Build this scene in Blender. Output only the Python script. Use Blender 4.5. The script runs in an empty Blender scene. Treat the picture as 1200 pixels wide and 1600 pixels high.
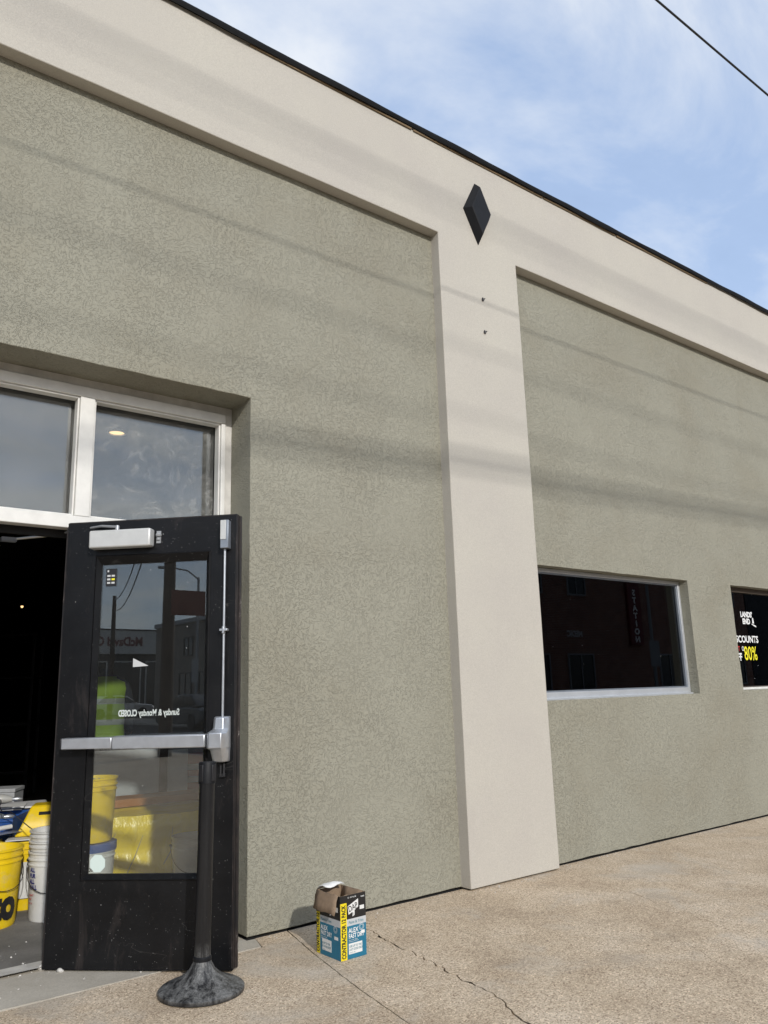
import bpy, bmesh, math, random
from mathutils import Vector, Matrix, noise
random.seed(7)
C = bpy.context.scene.collection
SC = bpy.context.scene
R = math.radians
PI = math.pi

# ---------------------------------------------------------------- camera
yaw, pitch, roll = R(38.058), R(12.691), R(-1.757)
cy, sy, cp, sp, cr, sr = math.cos(yaw), math.sin(yaw), math.cos(pitch), math.sin(pitch), math.cos(roll), math.sin(roll)
fw = Vector((sy*cp, cy*cp, sp)); rt = Vector((cy, -sy, 0)); up = rt.cross(fw)
rt2 = rt*cr + up*sr; up2 = -rt*sr + up*cr
cam = bpy.data.cameras.new('camera'); co = bpy.data.objects.new('camera', cam); C.objects.link(co)
m = Matrix((rt2, up2, -fw)).transposed().to_4x4(); m.translation = Vector((0, -3.9586, 1.222))
co.matrix_world = m
cam.sensor_fit = 'VERTICAL'; cam.sensor_height = 36; cam.sensor_width = 27; cam.lens = 27.89
cam.clip_start = 0.05; cam.clip_end = 3000
SC.camera = co
# ---------------------------------------------------------------- light
SUN_EL, SUN_AZ = 25.0, -15.0        # azimuth measured from -Y (straight out from the wall) towards +X
EL, AZ = R(SUN_EL), R(SUN_AZ)
sdir = Vector((math.sin(AZ)*math.cos(EL), -math.cos(AZ)*math.cos(EL), math.sin(EL)))   # towards the sun
sl = bpy.data.lights.new('sun', 'SUN'); so = bpy.data.objects.new('sun', sl); C.objects.link(so)
sl.energy = 2.1; sl.angle = R(1.3); sl.color = (1.0, 0.965, 0.915)
so.rotation_euler = sdir.to_track_quat('Z', 'Y').to_euler(); so.location = sdir*40
W = bpy.data.worlds.new('World'); SC.world = W; W.use_nodes = True
nt = W.node_tree; nt.nodes.clear()
def wn(t, **k):
    n = nt.nodes.new(t)
    for a, b in k.items(): setattr(n, a, b)
    return n
wo = wn('ShaderNodeOutputWorld'); bg = wn('ShaderNodeBackground'); bg.inputs[1].default_value = 0.13
sk = wn('ShaderNodeTexSky'); sk.sky_type = 'NISHITA'; sk.sun_disc = False
sk.sun_elevation = EL; sk.sun_rotation = PI - AZ
sk.air_density = 1.0; sk.dust_density = 1.2; sk.ozone_density = 1.2; sk.altitude = 0
tc = wn('ShaderNodeTexCoord')
sep = wn('ShaderNodeSeparateXYZ'); nt.links.new(tc.outputs['Generated'], sep.inputs[0])
# project the direction on a high flat cloud layer
mz = wn('ShaderNodeMath', operation='MAXIMUM'); nt.links.new(sep.outputs[2], mz.inputs[0]); mz.inputs[1].default_value = 0.0
mz2 = wn('ShaderNodeMath', operation='ADD'); nt.links.new(mz.outputs[0], mz2.inputs[0]); mz2.inputs[1].default_value = 0.25
dx = wn('ShaderNodeMath', operation='DIVIDE'); nt.links.new(sep.outputs[0], dx.inputs[0]); nt.links.new(mz2.outputs[0], dx.inputs[1])
dy = wn('ShaderNodeMath', operation='DIVIDE'); nt.links.new(sep.outputs[1], dy.inputs[0]); nt.links.new(mz2.outputs[0], dy.inputs[1])
cmb = wn('ShaderNodeCombineXYZ'); nt.links.new(dx.outputs[0], cmb.inputs[0]); nt.links.new(dy.outputs[0], cmb.inputs[1])
mp = wn('ShaderNodeMapping'); mp.inputs['Rotation'].default_value = (0, 0, R(-80)); mp.inputs['Scale'].default_value = (1.0, 2.1, 1.0)
mp.inputs['Location'].default_value = (4.7, 9.0, 0)
nt.links.new(cmb.outputs[0], mp.inputs[0])
n1 = wn('ShaderNodeTexNoise'); n1.inputs['Scale'].default_value = 1.5; n1.inputs['Detail'].default_value = 9; n1.inputs['Roughness'].default_value = 0.58; n1.inputs['Distortion'].default_value = 0.5
nt.links.new(mp.outputs[0], n1.inputs['Vector'])
rp = wn('ShaderNodeValToRGB'); rp.color_ramp.elements[0].position = 0.34; rp.color_ramp.elements[0].color = (0.55, 0.55, 0.55, 1)
rp.color_ramp.elements[1].position = 0.68; rp.color_ramp.elements[1].color = (0.80, 0.80, 0.80, 1)
nt.links.new(n1.outputs[0], rp.inputs[0])
mx = wn('ShaderNodeMix', data_type='RGBA'); nt.links.new(rp.outputs[0], mx.inputs[0])
rc = wn('ShaderNodeValToRGB'); rc.color_ramp.elements[0].position = 0.40; rc.color_ramp.elements[0].color = (.40, .51, .72, 1)
rc.color_ramp.elements[1].position = 0.62; rc.color_ramp.elements[1].color = (.71, .74, .78, 1)
nt.links.new(n1.outputs[0], rc.inputs[0])
vs = wn('ShaderNodeVectorMath', operation='SCALE'); nt.links.new(rc.outputs[0], vs.inputs[0]); vs.inputs['Scale'].default_value = 8.0
nt.links.new(sk.outputs[0], mx.inputs[6]); nt.links.new(vs.outputs[0], mx.inputs[7])
nt.links.new(mx.outputs[2], bg.inputs[0]); nt.links.new(bg.outputs[0], wo.inputs[0])
SC.view_settings.view_transform = 'Standard'; SC.view_settings.look = 'None'
SC.view_settings.gamma = 1; SC.view_settings.use_curve_mapping = False
SC.view_settings.exposure = 0.47
SC.render.engine = 'CYCLES'
SC.cycles.max_bounces = 8; SC.cycles.transparent_max_bounces = 16

# ---------------------------------------------------------------- materials
class Mat:
    def __init__(s, name, color=(.5,.5,.5), rough=.6, metal=0, spec=.5):
        s.m = bpy.data.materials.new(name); s.m.use_nodes = True; s.t = s.m.node_tree
        s.b = s.t.nodes['Principled BSDF']
        s.b.inputs['Base Color'].default_value = (*color, 1); s.b.inputs['Roughness'].default_value = rough
        s.b.inputs['Metallic'].default_value = metal; s.b.inputs['Specular IOR Level'].default_value = spec
        s.tc = None
    def n(s, t, **k):
        x = s.t.nodes.new(t)
        for a, b in k.items():
            if a in x.inputs.keys() if hasattr(x.inputs, 'keys') else False: x.inputs[a].default_value = b
            else: setattr(x, a, b)
        return x
    def l(s, a, b): s.t.links.new(a, b)
    def co(s):
        if not s.tc: s.tc = s.n('ShaderNodeTexCoord')
        return s.tc.outputs['Object']
    def noise(s, scale, detail=3, rough=.5, dist=0, vec=None, stretch=None):
        x = s.n('ShaderNodeTexNoise'); x.inputs['Scale'].default_value = scale; x.inputs['Detail'].default_value = detail
        x.inputs['Roughness'].default_value = rough; x.inputs['Distortion'].default_value = dist
        v = vec or s.co()
        if stretch:
            mp = s.n('ShaderNodeMapping'); mp.inputs['Scale'].default_value = stretch; s.l(v, mp.inputs[0]); v = mp.outputs[0]
        s.l(v, x.inputs['Vector']); return x.outputs[0]
    def vor(s, scale, out='Distance', feature='F1', vec=None):
        x = s.n('ShaderNodeTexVoronoi'); x.feature = feature; x.inputs['Scale'].default_value = scale; s.l(vec or s.co(), x.inputs['Vector'])
        return x.outputs[out]
    def math(s, op, a, b=None, c=None):
        x = s.n('ShaderNodeMath'); x.operation = op
        for i, v in enumerate((a, b, c)):
            if v is None: continue
            if isinstance(v, (int, float)): x.inputs[i].default_value = v
            else: s.l(v, x.inputs[i])
        return x.outputs[0]
    def ramp(s, v, stops):
        x = s.n('ShaderNodeValToRGB'); e = x.color_ramp.elements
        while len(e) < len(stops): e.new(.5)
        for i, (p, c) in enumerate(stops):
            e[i].position = p; e[i].color = (*c, 1) if isinstance(c, tuple) else (c, c, c, 1)
        s.l(v, x.inputs[0]); return x.outputs[0]
    def mix(s, f, a, b, blend='MIX'):
        x = s.n('ShaderNodeMix'); x.data_type = 'RGBA'; x.blend_type = blend
        for i, v in ((0, f), (6, a), (7, b)):
            if isinstance(v, (int, float)): x.inputs[i].default_value = v
            elif isinstance(v, tuple): x.inputs[i].default_value = (*v, 1)
            else: s.l(v, x.inputs[i])
        return x.outputs[2]
    def base(s, v): s.l(v, s.b.inputs['Base Color']); return s
    def rgh(s, v): s.l(v, s.b.inputs['Roughness']); return s
    def bump(s, h, strength=.5, dist=.002):
        x = s.n('ShaderNodeBump'); x.inputs['Strength'].default_value = strength; x.inputs['Distance'].default_value = dist
        s.l(h, x.inputs['Height']); s.l(x.outputs[0], s.b.inputs['Normal']); return s

def simple(name, col, rough=.5, metal=0, var=.12, scale=14, bump=0, bscale=200, spec=.5):
    """plain paint / plastic with uneven tone, faint dirt and optional fine relief"""
    M = Mat(name, col, rough, metal, spec)
    f = M.ramp(M.noise(scale, 5, .6), [(.3, 1-var), (.7, 1.0)])
    M.base(M.mix(1.0, tuple(col), f, 'MULTIPLY'))
    M.rgh(M.math('ADD', M.math('MULTIPLY', M.noise(scale*2.3, 3), .18), rough-.09))
    if bump: M.bump(M.noise(bscale, 2), bump, .001)
    return M.m

def stucco_sage():
    M = Mat('sage_stucco', rough=.88, spec=.25)
    c = M.co()
    w = M.n('ShaderNodeTexNoise'); w.inputs['Scale'].default_value = 2.3; w.inputs['Detail'].default_value = 2; M.l(c, w.inputs['Vector'])
    sub = M.n('ShaderNodeVectorMath'); sub.operation = 'SUBTRACT'; M.l(w.outputs['Color'], sub.inputs[0]); sub.inputs[1].default_value = (.5, .5, .5)
    scl = M.n('ShaderNodeVectorMath'); scl.operation = 'SCALE'; M.l(sub.outputs[0], scl.inputs[0]); scl.inputs['Scale'].default_value = .22
    add = M.n('ShaderNodeVectorMath'); add.operation = 'ADD'; M.l(c, add.inputs[0]); M.l(scl.outputs[0], add.inputs[1])
    v = add.outputs[0]
    def grooves(scale, width, vec, det=1.5, dist=.6):
        n = M.noise(scale, det, .5, dist, vec=vec)
        a = M.math('ABSOLUTE', M.math('SUBTRACT', n, .5))
        return M.ramp(a, [(0, 1.0), (width, 0.0)])
    g1 = grooves(29, .050, v, 1.5, .8); g2 = grooves(54, .050, v, 1.5, .6)
    keep1 = M.ramp(M.noise(38, 1), [(.45, 0.), (.50, 1.)]); keep2 = M.ramp(M.noise(62, 1), [(.46, 0.), (.51, 1.)])
    g = M.math('MAXIMUM', M.math('MULTIPLY', g1, keep1), M.math('MULTIPLY', g2, keep2))
    patch = M.ramp(M.noise(1.9, 5, .6, .5), [(.30, .50), (.56, 1.)])
    g = M.math('MULTIPLY', g, patch)
    plate = M.ramp(M.noise(95, 2, .6, .8, vec=v), [(.36, 0.), (.62, 1.)])
    col = M.mix(M.math('MULTIPLY', plate, patch), (.276, .266, .213), (.298, .287, .230))
    big = M.ramp(M.noise(1.1, 5, .6, .3), [(.3, (.93, .91, .885)), (.5, (1.0, 1.0, 1.0)), (.7, (1.05, 1.055, 1.06))])
    col = M.mix(1.0, col, big, 'MULTIPLY')
    col = M.mix(M.math('MULTIPLY', g, .20), col, (.135, .130, .105))  # micro-shadow of the grooves painted in as a darker colour
    fine = M.noise(330, 2)
    col = M.mix(1.0, col, M.ramp(fine, [(.3, .95), (.7, 1.04)]), 'MULTIPLY')
    M.base(col)
    h = M.math('ADD', M.math('MULTIPLY', g, -1.0), M.math('ADD', M.math('MULTIPLY', plate, .25), M.math('MULTIPLY', fine, .25)))
    M.bump(h, .74, .0038)
    return M.m
def stucco_light():
    M = Mat('cream_stucco', rough=.9, spec=.2)
    n = M.noise(190, 3, .6); n2 = M.noise(1.3, 5, .6)
    col = M.mix(M.ramp(n, [(.34, 0.), (.66, 1.)]), (.420, .395, .350), (.495, .466, .413))
    col = M.mix(1.0, col, M.ramp(n2, [(.3, (.955, .95, .96)), (.7, (1.03, 1.035, 1.02))]), 'MULTIPLY')
    # faint patch marks of a second coat
    col = M.mix(M.ramp(M.noise(3.2, 4, .6, 1.2), [(.60, 0.), (.70, .16)]), col, (.50, .475, .43))
    M.base(col)
    M.bump(M.math('ADD', n, M.math('MULTIPLY', M.noise(70, 2), .5)), .55, .0025)
    return M.m
def concrete_agg():
    M = Mat('exposed_aggregate_concrete', rough=.9, spec=.2)
    n = M.noise(2.2, 7, .62); cell = M.n('ShaderNodeTexVoronoi'); cell.inputs['Scale'].default_value = 185; M.l(M.co(), cell.inputs['Vector'])
    cs = M.n('ShaderNodeSeparateColor'); M.l(cell.outputs['Color'], cs.inputs[0])
    col = M.ramp(n, [(.28, (.43, .342, .248)), (.5, (.53, .435, .322)), (.72, (.62, .525, .41))])
    st = M.ramp(cs.outputs[0], [(0.0, (.42, .36, .32)), (.16, (.78, .74, .70)), (.5, (1., .985, .965)), (.85, (1.13, 1.11, 1.07)), (.97, (1.50, 1.48, 1.44))])
    col = M.mix(1.0, col, st, 'MULTIPLY')
    grain = M.ramp(M.noise(75, 5, .8), [(.35, .85), (.65, 1.08)])
    col = M.mix(1.0, col, grain, 'MULTIPLY')
    pit = M.ramp(M.noise(85, 3, .6), [(.31, 1.), (.39, 0.)])
    col = M.mix(M.math('MULTIPLY', pit, .75), col, (.13, .10, .075))
    worn = M.ramp(M.noise(1.3, 6, .65, .5), [(.54, 0.), (.68, .55)])     # pale worn cement patches
    col = M.mix(worn, col, (.49, .45, .385))
    stain = M.ramp(M.noise(2.6, 7, .72, .3), [(.54, 0.), (.74, .42)])
    col = M.mix(stain, col, (.22, .175, .13))
    spot = M.ramp(M.vor(5.5), [(.035, 1.), (.07, 0.)]); spot = M.math('MULTIPLY', spot, M.ramp(M.noise(60, 3), [(.42, 0.), (.55, .7)]))
    col = M.mix(spot, col, (.10, .08, .065))
    M.base(col)
    M.bump(M.math('SUBTRACT', M.math('ADD', cell.outputs['Distance'], M.math('MULTIPLY', M.noise(70, 3), 1.2)), M.math('MULTIPLY', pit, .8)), .30, .0015)
    return M.m
def concrete_smooth(name, a, b, spots=.3):
    M = Mat(name, rough=.85, spec=.25)
    col = M.ramp(M.noise(3.5, 7, .65, .4), [(.3, a), (.7, b)])
    col = M.mix(1.0, col, M.ramp(M.noise(120, 4, .7), [(.35, .88), (.65, 1.08)]), 'MULTIPLY')
    spl = M.ramp(M.noise(11, 6, .8, .6), [(.63, 0.), (.69, spots)])
    col = M.mix(spl, col, (.55, .53, .49))
    M.base(col); M.bump(M.noise(90, 4, .7), .4, .002); return M.m
def door_black():
    M = Mat('black_door_paint', rough=.42, spec=.28)
    base = M.ramp(M.noise(5, 6, .65), [(.3, (.0025, .0026, .0032)), (.7, (.007, .0072, .0082))])
    rub = M.ramp(M.noise(9, 7, .75, .5, stretch=(1, 1, .25)), [(.56, 0.), (.72, .45)])
    base = M.mix(rub, base, (.055, .045, .042))
    v1 = M.n('ShaderNodeTexVoronoi'); v1.inputs['Scale'].default_value = 105; M.l(M.co(), v1.inputs['Vector'])
    cs = M.n('ShaderNodeSeparateColor'); M.l(v1.outputs['Color'], cs.inputs[0])
    rad = M.math('MULTIPLY', M.math('POWER', cs.outputs[0], 3.0), .17)
    sp1 = M.math('LESS_THAN', v1.outputs['Distance'], rad)
    zz = M.n('ShaderNodeSeparateXYZ'); M.l(M.co(), zz.inputs[0]); lowb = M.ramp(zz.outputs[2], [(.0, .10), (1.0, 0.)])
    clus = M.ramp(M.math('ADD', M.noise(4.4, 5, .65, .3), lowb), [(.46, 0.), (.58, 1.)])
    sp1 = M.math('MULTIPLY', sp1, clus)
    v2 = M.n('ShaderNodeTexVoronoi'); v2.inputs['Scale'].default_value = 17; M.l(M.co(), v2.inputs['Vector'])
    cs2 = M.n('ShaderNodeSeparateColor'); M.l(v2.outputs['Color'], cs2.inputs[0])
    sp2 = M.math('LESS_THAN', v2.outputs['Distance'], M.math('MULTIPLY', M.math('POWER', cs2.outputs[1], 9.0), .05))
    sp = M.math('MAXIMUM', sp1, sp2)
    scr = M.ramp(M.math('ABSOLUTE', M.math('SUBTRACT', M.noise(4.2, 1.5, .5, .8, stretch=(1, 1, 2.6)), .5)), [(0, 1.), (.0028, 0.)])
    scr = M.math('MULTIPLY', scr, M.ramp(M.noise(3.1, 3), [(.55, 0.), (.64, .30)]))
    col = M.mix(scr, base, (.20, .19, .18)); col = M.mix(M.math('MULTIPLY', sp, .7), col, (.34, .34, .33))
    M.base(col); M.rgh(M.math('ADD', M.math('MULTIPLY', M.noise(7, 4), .3), .26))
    M.bump(M.math('ADD', M.noise(38, 4, .6), M.math('MULTIPLY', sp, .8)), .22, .0015)
    return M.m
def worn_edge():
    M = Mat('worn_black_edge', rough=.55)
    f = M.noise(14, 7, .8, .5, stretch=(1, 1, .35))
    M.base(M.ramp(f, [(.40, (.006, .006, .007)), (.52, (.016, .012, .011)), (.62, (.04, .03, .027)), (.66, (.36, .34, .32))]))
    M.bump(f, .3, .002); return M.m
def glass(name, tint, f0, dirt=0.0, dirtkind=None, rough=0.0, specks=False):
    mt = bpy.data.materials.new(name); mt.use_nodes = True; M = Mat.__new__(Mat); M.m = mt; M.t = mt.node_tree; M.tc = None
    M.t.nodes.remove(M.t.nodes['Principled BSDF']); out = [n for n in M.t.nodes if n.type == 'OUTPUT_MATERIAL'][0]
    tr = M.n('ShaderNodeBsdfTransparent'); tr.inputs[0].default_value = (*tint, 1)
    gl = M.n('ShaderNodeBsdfGlossy'); gl.inputs['Roughness'].default_value = rough; gl.inputs[0].default_value = (.95, .98, 1, 1)
    lw = M.n('ShaderNodeLayerWeight'); lw.inputs[0].default_value = .5
    fac = M.math('ADD', M.math('MULTIPLY', M.math('POWER', lw.outputs['Facing'], 5.0), 1-f0), f0)
    s1 = M.n('ShaderNodeMixShader'); M.l(fac, s1.inputs[0]); M.l(tr.outputs[0], s1.inputs[1]); M.l(gl.outputs[0], s1.inputs[2])
    last = s1.outputs[0]
    if dirt:
        df = M.n('ShaderNodeBsdfDiffuse'); df.inputs[0].default_value = (.62, .60, .56, 1)
        sw = M.noise(2.1, 3, .6, 3.2)
        a = M.ramp(M.math('ABSOLUTE', M.math('SUBTRACT', M.noise(3.2, 3, .55, 2.2, stretch=(1, 1, 1.2)),   .5)), [(0, 1.), (.03, 0.)])
        b = M.ramp(sw, [(.42, .25), (.62, 1.)])
        d = M.math('MULTIPLY', M.math('ADD', M.math('MULTIPLY', M.math('MULTIPLY', a, b), .8), M.math('ADD', M.math('MULTIPLY', b, .4), .30)), dirt)
        if dirtkind == 'dust':
            d = M.math('MULTIPLY', M.ramp(M.noise(5, 6, .7), [(.3, .55), (.7, 1.)]), dirt)
        s2 = M.n('ShaderNodeMixShader'); M.l(d, s2.inputs[0]); M.l(last, s2.inputs[1]); M.l(df.outputs[0], s2.inputs[2]); last = s2.outputs[0]
    if specks:
        df = M.n('ShaderNodeBsdfDiffuse'); df.inputs[0].default_value = (.6, .6, .58, 1)
        v1 = M.n('ShaderNodeTexVoronoi'); v1.inputs['Scale'].default_value = 20; M.l(M.co(), v1.inputs['Vector'])
        cs = M.n('ShaderNodeSeparateColor'); M.l(v1.outputs['Color'], cs.inputs[0])
        k = M.math('LESS_THAN', v1.outputs['Distance'], M.math('MULTIPLY', M.math('POWER', cs.outputs[0], 7.0), .07))
        s3 = M.n('ShaderNodeMixShader'); M.l(k, s3.inputs[0]); M.l(last, s3.inputs[1]); M.l(df.outputs[0], s3.inputs[2]); last = s3.outputs[0]
    M.l(last, out.inputs[0]); return mt
def emit(name, col, st):
    M = Mat(name, col); M.b.inputs['Emission Color'].default_value = (*col, 1); M.b.inputs['Emission Strength'].default_value = st
    f = M.ramp(M.noise(20, 2), [(.3, .9), (.7, 1.)]); M.base(M.mix(1.0, col, f, 'MULTIPLY')); return M.m
def dusty_black(name):
    M = Mat(name, rough=.38, spec=.35)
    c = M.co()
    # runny pale plaster smears that fan out from the centre
    sx = M.n('ShaderNodeSeparateXYZ'); M.l(c, sx.inputs[0])
    ang = M.math('ARCTAN2', sx.outputs[1], sx.outputs[0])
    rad = M.math('SQRT', M.math('ADD', M.math('MULTIPLY', sx.outputs[0], sx.outputs[0]), M.math('MULTIPLY', sx.outputs[1], sx.outputs[1])))
    cb = M.n('ShaderNodeCombineXYZ'); M.l(M.math('MULTIPLY', ang, .75), cb.inputs[0]); M.l(M.math('MULTIPLY', rad, 5.0), cb.inputs[1]); M.l(sx.outputs[2], cb.inputs[2])
    n = M.noise(4.2, 9, .74, .35, vec=cb.outputs[0])
    f = M.ramp(n, [(.40, .03), (.52, .38), (.62, .55), (.76, .95)])
    low = M.ramp(sx.outputs[2], [(.0, .0), (.02, 1.)])
    f = M.math('MULTIPLY', f, low)
    up = M.ramp(sx.outputs[2], [(.10, 1.), (.20, 0.04)])
    f = M.math('MULTIPLY', f, up)
    grit = M.ramp(M.noise(140, 3, .6), [(.4, .55), (.6, 1.)])
    col = M.mix(M.math('MULTIPLY', f, grit), (.008, .008, .009), (.34, .34, .33))
    sp = M.math('LESS_THAN', M.vor(60), .03); sp = M.math('MULTIPLY', sp, M.ramp(M.noise(8, 2), [(.5, 0.), (.56, 1.)]))
    col = M.mix(sp, col, (.6, .6, .58))
    M.base(col); M.rgh(M.math('ADD', M.math('MULTIPLY', f, .45), .30)); M.bump(f, .35, .002); return M.m
def bucket_mat(name, col, dirt):
    M = Mat(name, col, .38)
    n = M.ramp(M.noise(16, 7, .75, .4), [(.52, 0.), (.68, dirt)])
    c = M.mix(n, tuple(col), (.42, .40, .36))
    c = M.mix(1.0, c, M.ramp(M.noise(7, 4), [(.3, .86), (.7, 1.)]), 'MULTIPLY')
    M.base(c); M.rgh(M.math('ADD', M.math('MULTIPLY', n, .4), .32)); return M.m
def brick_mat():
    M = Mat('red_brick', rough=.9)
    mp = M.n('ShaderNodeMapping'); mp.inputs['Rotation'].default_value = (R(90), 0, 0); M.l(M.co(), mp.inputs[0])
    b = M.n('ShaderNodeTexBrick'); b.inputs['Scale'].default_value = 1; b.inputs['Brick Width'].default_value = .22; b.inputs['Row Height'].default_value = .075
    b.inputs['Mortar Size'].default_value = .008; b.inputs['Color1'].default_value = (.22, .085, .055, 1); b.inputs['Color2'].default_value = (.30, .13, .08, 1)
    b.inputs['Mortar'].default_value = (.32, .29, .26, 1); M.l(mp.outputs[0], b.inputs['Vector'])
    M.base(M.mix(1.0, b.outputs[0], M.ramp(M.noise(2, 5), [(.3, .75), (.7, 1.1)]), 'MULTIPLY')); return M.m
def plastic_sheet():
    M = Mat('yellow_plastic', (.50, .37, .02), .28, 0, .6)
    n = M.noise(7, 5, .6, 1.5, stretch=(1, 1, .5))
    M.base(M.mix(M.ramp(n, [(.55, 0.), (.75, .35)]), (.80, .60, .03), (.85, .76, .36)))
    M.bump(n, .8, .02); return M.m

mt = dict(
 sage=stucco_sage(), cream=stucco_light(), agg=concrete_agg(),
 apron=concrete_smooth('apron_concrete', (.38, .345, .285), (.50, .46, .39), .25),
 floor=concrete_smooth('grey_floor_concrete', (.135, .13, .12), (.22, .21, .195), .8),
 farwalk=concrete_smooth('pale_concrete', (.33, .31, .28), (.42, .40, .36)),
 door=door_black(), edge=worn_edge(),
 pane_door=glass('door_glass', (.97, .985, .975), .080, .010, 'dust', specks=True),
 pane_tr=glass('hazy_transom_glass', (.90, .93, .93), .100, .15),
 pane_tr2=glass('dusty_transom_glass', (.90, .93, .93), .105, .10, 'dust'),
 pane_dark=glass('dark_tinted_glass', (.30, .31, .33), .035, specks=True),
 pane_far=glass('far_window_glass', (.25, .28, .3), .05),
 white=simple('white_frame_paint', (.74, .73, .69), .45, 0, .16, 9, .15, 60),
 casing=simple('dirty_casing_paint', (.62, .60, .555), .6, 0, .3, 11, .2, 60),
 silver=simple('silver_aluminium', (.62, .64, .66), .42, .55, .10, 8),
 bronze=simple('bronze_frame', (.10, .075, .055), .45, .3, .2, 12),
 steel=simple('brushed_aluminium', (.55, .57, .60), .36, .75, .14, 22),
 steelpaint=simple('silver_lacquer', (.58, .585, .57), .42, .25, .10, 16),
 greymetal=simple('grey_cast_metal', (.30, .33, .37), .40, .6, .15, 20),
 darkmetal=simple('dark_metal', (.03, .03, .033), .4, .4),
 blackmem=simple('black_roof_membrane', (.006, .006, .006), .75, 0, .4, 9, .5, 35, spec=.15),
 wood=simple('raw_wood', (.22, .15, .08), .8, 0, .4, 30),
 blackpaint=simple('black_satin_paint', (.009, .0095, .0115), .55, 0, .35, 12, .4, 45, spec=.25),
 dark=simple('dark_void', (.008, .008, .008), .9, 0, .2),
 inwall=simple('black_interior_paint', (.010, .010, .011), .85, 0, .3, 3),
 stan=dusty_black('dusty_black_metal'),
 yellow=bucket_mat('yellow_pail_plastic', (.80, .56, .012), .30), whitep=bucket_mat('white_pail_plastic', (.66, .66, .64), .4),
 bluelid=bucket_mat('blue_plastic', (.015, .07, .26), .35), greyp=bucket_mat('grey_dirty_plastic', (.38, .38, .36), .6),
 mud=simple('grey_plaster_mix', (.34, .33, .29), .9, 0, .35, 40, .8, 60),
 ysheet=plastic_sheet(),
 ink=simple('black_ink', (.012, .012, .012), .5, 0, .1), inkblue=simple('blue_ink', (.02, .025, .16), .5, 0, .1), inkred=simple('red_ink', (.45, .02, .02), .5, 0, .1),
 inkw=simple('white_ink', (.78, .79, .78), .55, 0, .06), inky=simple('yellow_ink', (.80, .72, .02), .55, 0, .05), inkgrey=simple('grey_ink', (.55, .56, .56), .6, 0, .1),
 cardboard=simple('brown_cardboard', (.27, .19, .125), .85, 0, .22, 45, .25, 120),
 cwhite=simple('white_card', (.72, .72, .70), .6, 0, .08, 30), cteal=simple('teal_print', (.014, .155, .255), .45, 0, .12, 20),
 cblack=simple('black_print', (.016, .015, .015), .45, 0, .2, 30), cgrey=simple('pale_grey_print', (.50, .52, .53), .5, 0, .08, 30), cyell=simple('yellow_print', (.78, .62, .01), .5, 0, .08, 30),
 teal=simple('teal_text', (.05, .20, .26), .5), 
 grboard=simple('grey_board', (.36, .37, .38), .7, 0, .12), red=simple('red_enamel', (.30, .018, .012), .4), orange=simple('orange_timber', (.30, .12, .03), .7),
 board=simple('white_board', (.60, .60, .60), .6, 0, .12), vest=simple('hi_vis_fabric', (.24, .36, .03), .8, 0, .15, 20, .5, 80), reflb=simple('reflective_tape', (.30, .32, .28), .4),
 cloth=simple('dark_clothes', (.02, .022, .03), .9), skin=simple('skin', (.26, .15, .10), .6), hair=simple('dark_hair', (.012, .009, .007), .7),
 lamp=emit('warm_lamp', (1, .62, .27), 1.5), trim=simple('lamp_trim_white', (.6, .6, .58), .5),
 asphalt=concrete_smooth('asphalt', (.042, .042, .043), (.065, .064, .062), .05), line=simple('road_paint', (.6, .6, .57), .7, 0, .3, 5),
 soil=concrete_smooth('bare_ground', (.13, .12, .09), (.2, .18, .14)),
 creos=simple('weathered_pole_wood', (.075, .052, .038), .9, 0, .4, 8, .6, 40), cable=simple('black_cable', (.012, .012, .012), .6), ceram=simple('insulator', (.3, .3, .3), .3),
 brick=brick_mat(), paleren=simple('pale_render', (.50, .50, .48), .85, 0, .12, 1), tanren=simple('tan_render', (.20, .18, .155), .85, 0, .2, 1), darkren=simple('charcoal_render', (.045, .045, .047), .85, 0, .2, 1),
 maroon=simple('maroon_panel', (.15, .022, .022), .6), redsign=simple('rust_red_panel', (.16, .035, .02), .6), graysign=simple('grey_panel', (.28, .29, .30), .6),
 carw=simple('white_car_paint', (.62, .62, .62), .25, .0, .05), carg=simple('dark_grey_car_paint', (.07, .075, .08), .25, .3, .05), rubber=simple('rubber', (.015, .015, .015), .8),
 carglass=simple('car_glass', (.012, .014, .016), .08), chrome=simple('wheel_rim', (.4, .4, .4), .35, .8), lampred=simple('tail_lamp', (.35, .01, .01), .25), lampw=simple('head_lamp', (.7, .7, .7), .15),
 crumb=simple('plaster_crumb', (.60, .58, .54), .9, 0, .2, 60), stone=simple('octagon_sticker', (.60, .70, .66), .5, 0, .06),
 clear=simple('clear_plastic', (.30, .31, .32), .2),
)

# ---------------------------------------------------------------- mesh helpers
def BM(): return bmesh.new()
def quad(bm, *pts):
    return bm.faces.new([bm.verts.new(p) for p in pts])
def box(bm, x0, x1, y0, y1, z0, z1):
    v = [bm.verts.new((x, y, z)) for z in (z0, z1) for y in (y0, y1) for x in (x0, x1)]
    for f in ((0,2,3,1), (4,5,7,6), (0,1,5,4), (2,6,7,3), (0,4,6,2), (1,3,7,5)): bm.faces.new([v[i] for i in f])
    return v
def boxm(bm, M, sx, sy, sz):
    v = box(bm, -sx/2, sx/2, -sy/2, sy/2, -sz/2, sz/2)
    for a in v: a.co = M @ a.co
    return v
def lathe(bm, prof, seg=32, c=(0, 0, 0), cap0=True, cap1=True):
    rings = []
    for r, z in prof:
        rings.append([bm.verts.new((c[0]+r*math.cos(2*PI*i/seg), c[1]+r*math.sin(2*PI*i/seg), c[2]+z)) for i in range(seg)])
    for a, b in zip(rings, rings[1:]):
        for i in range(seg):
            j = (i+1) % seg; bm.faces.new((a[i], a[j], b[j], b[i]))
    if cap0: bm.faces.new(rings[0][::-1])
    if cap1: bm.faces.new(rings[-1])
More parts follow.
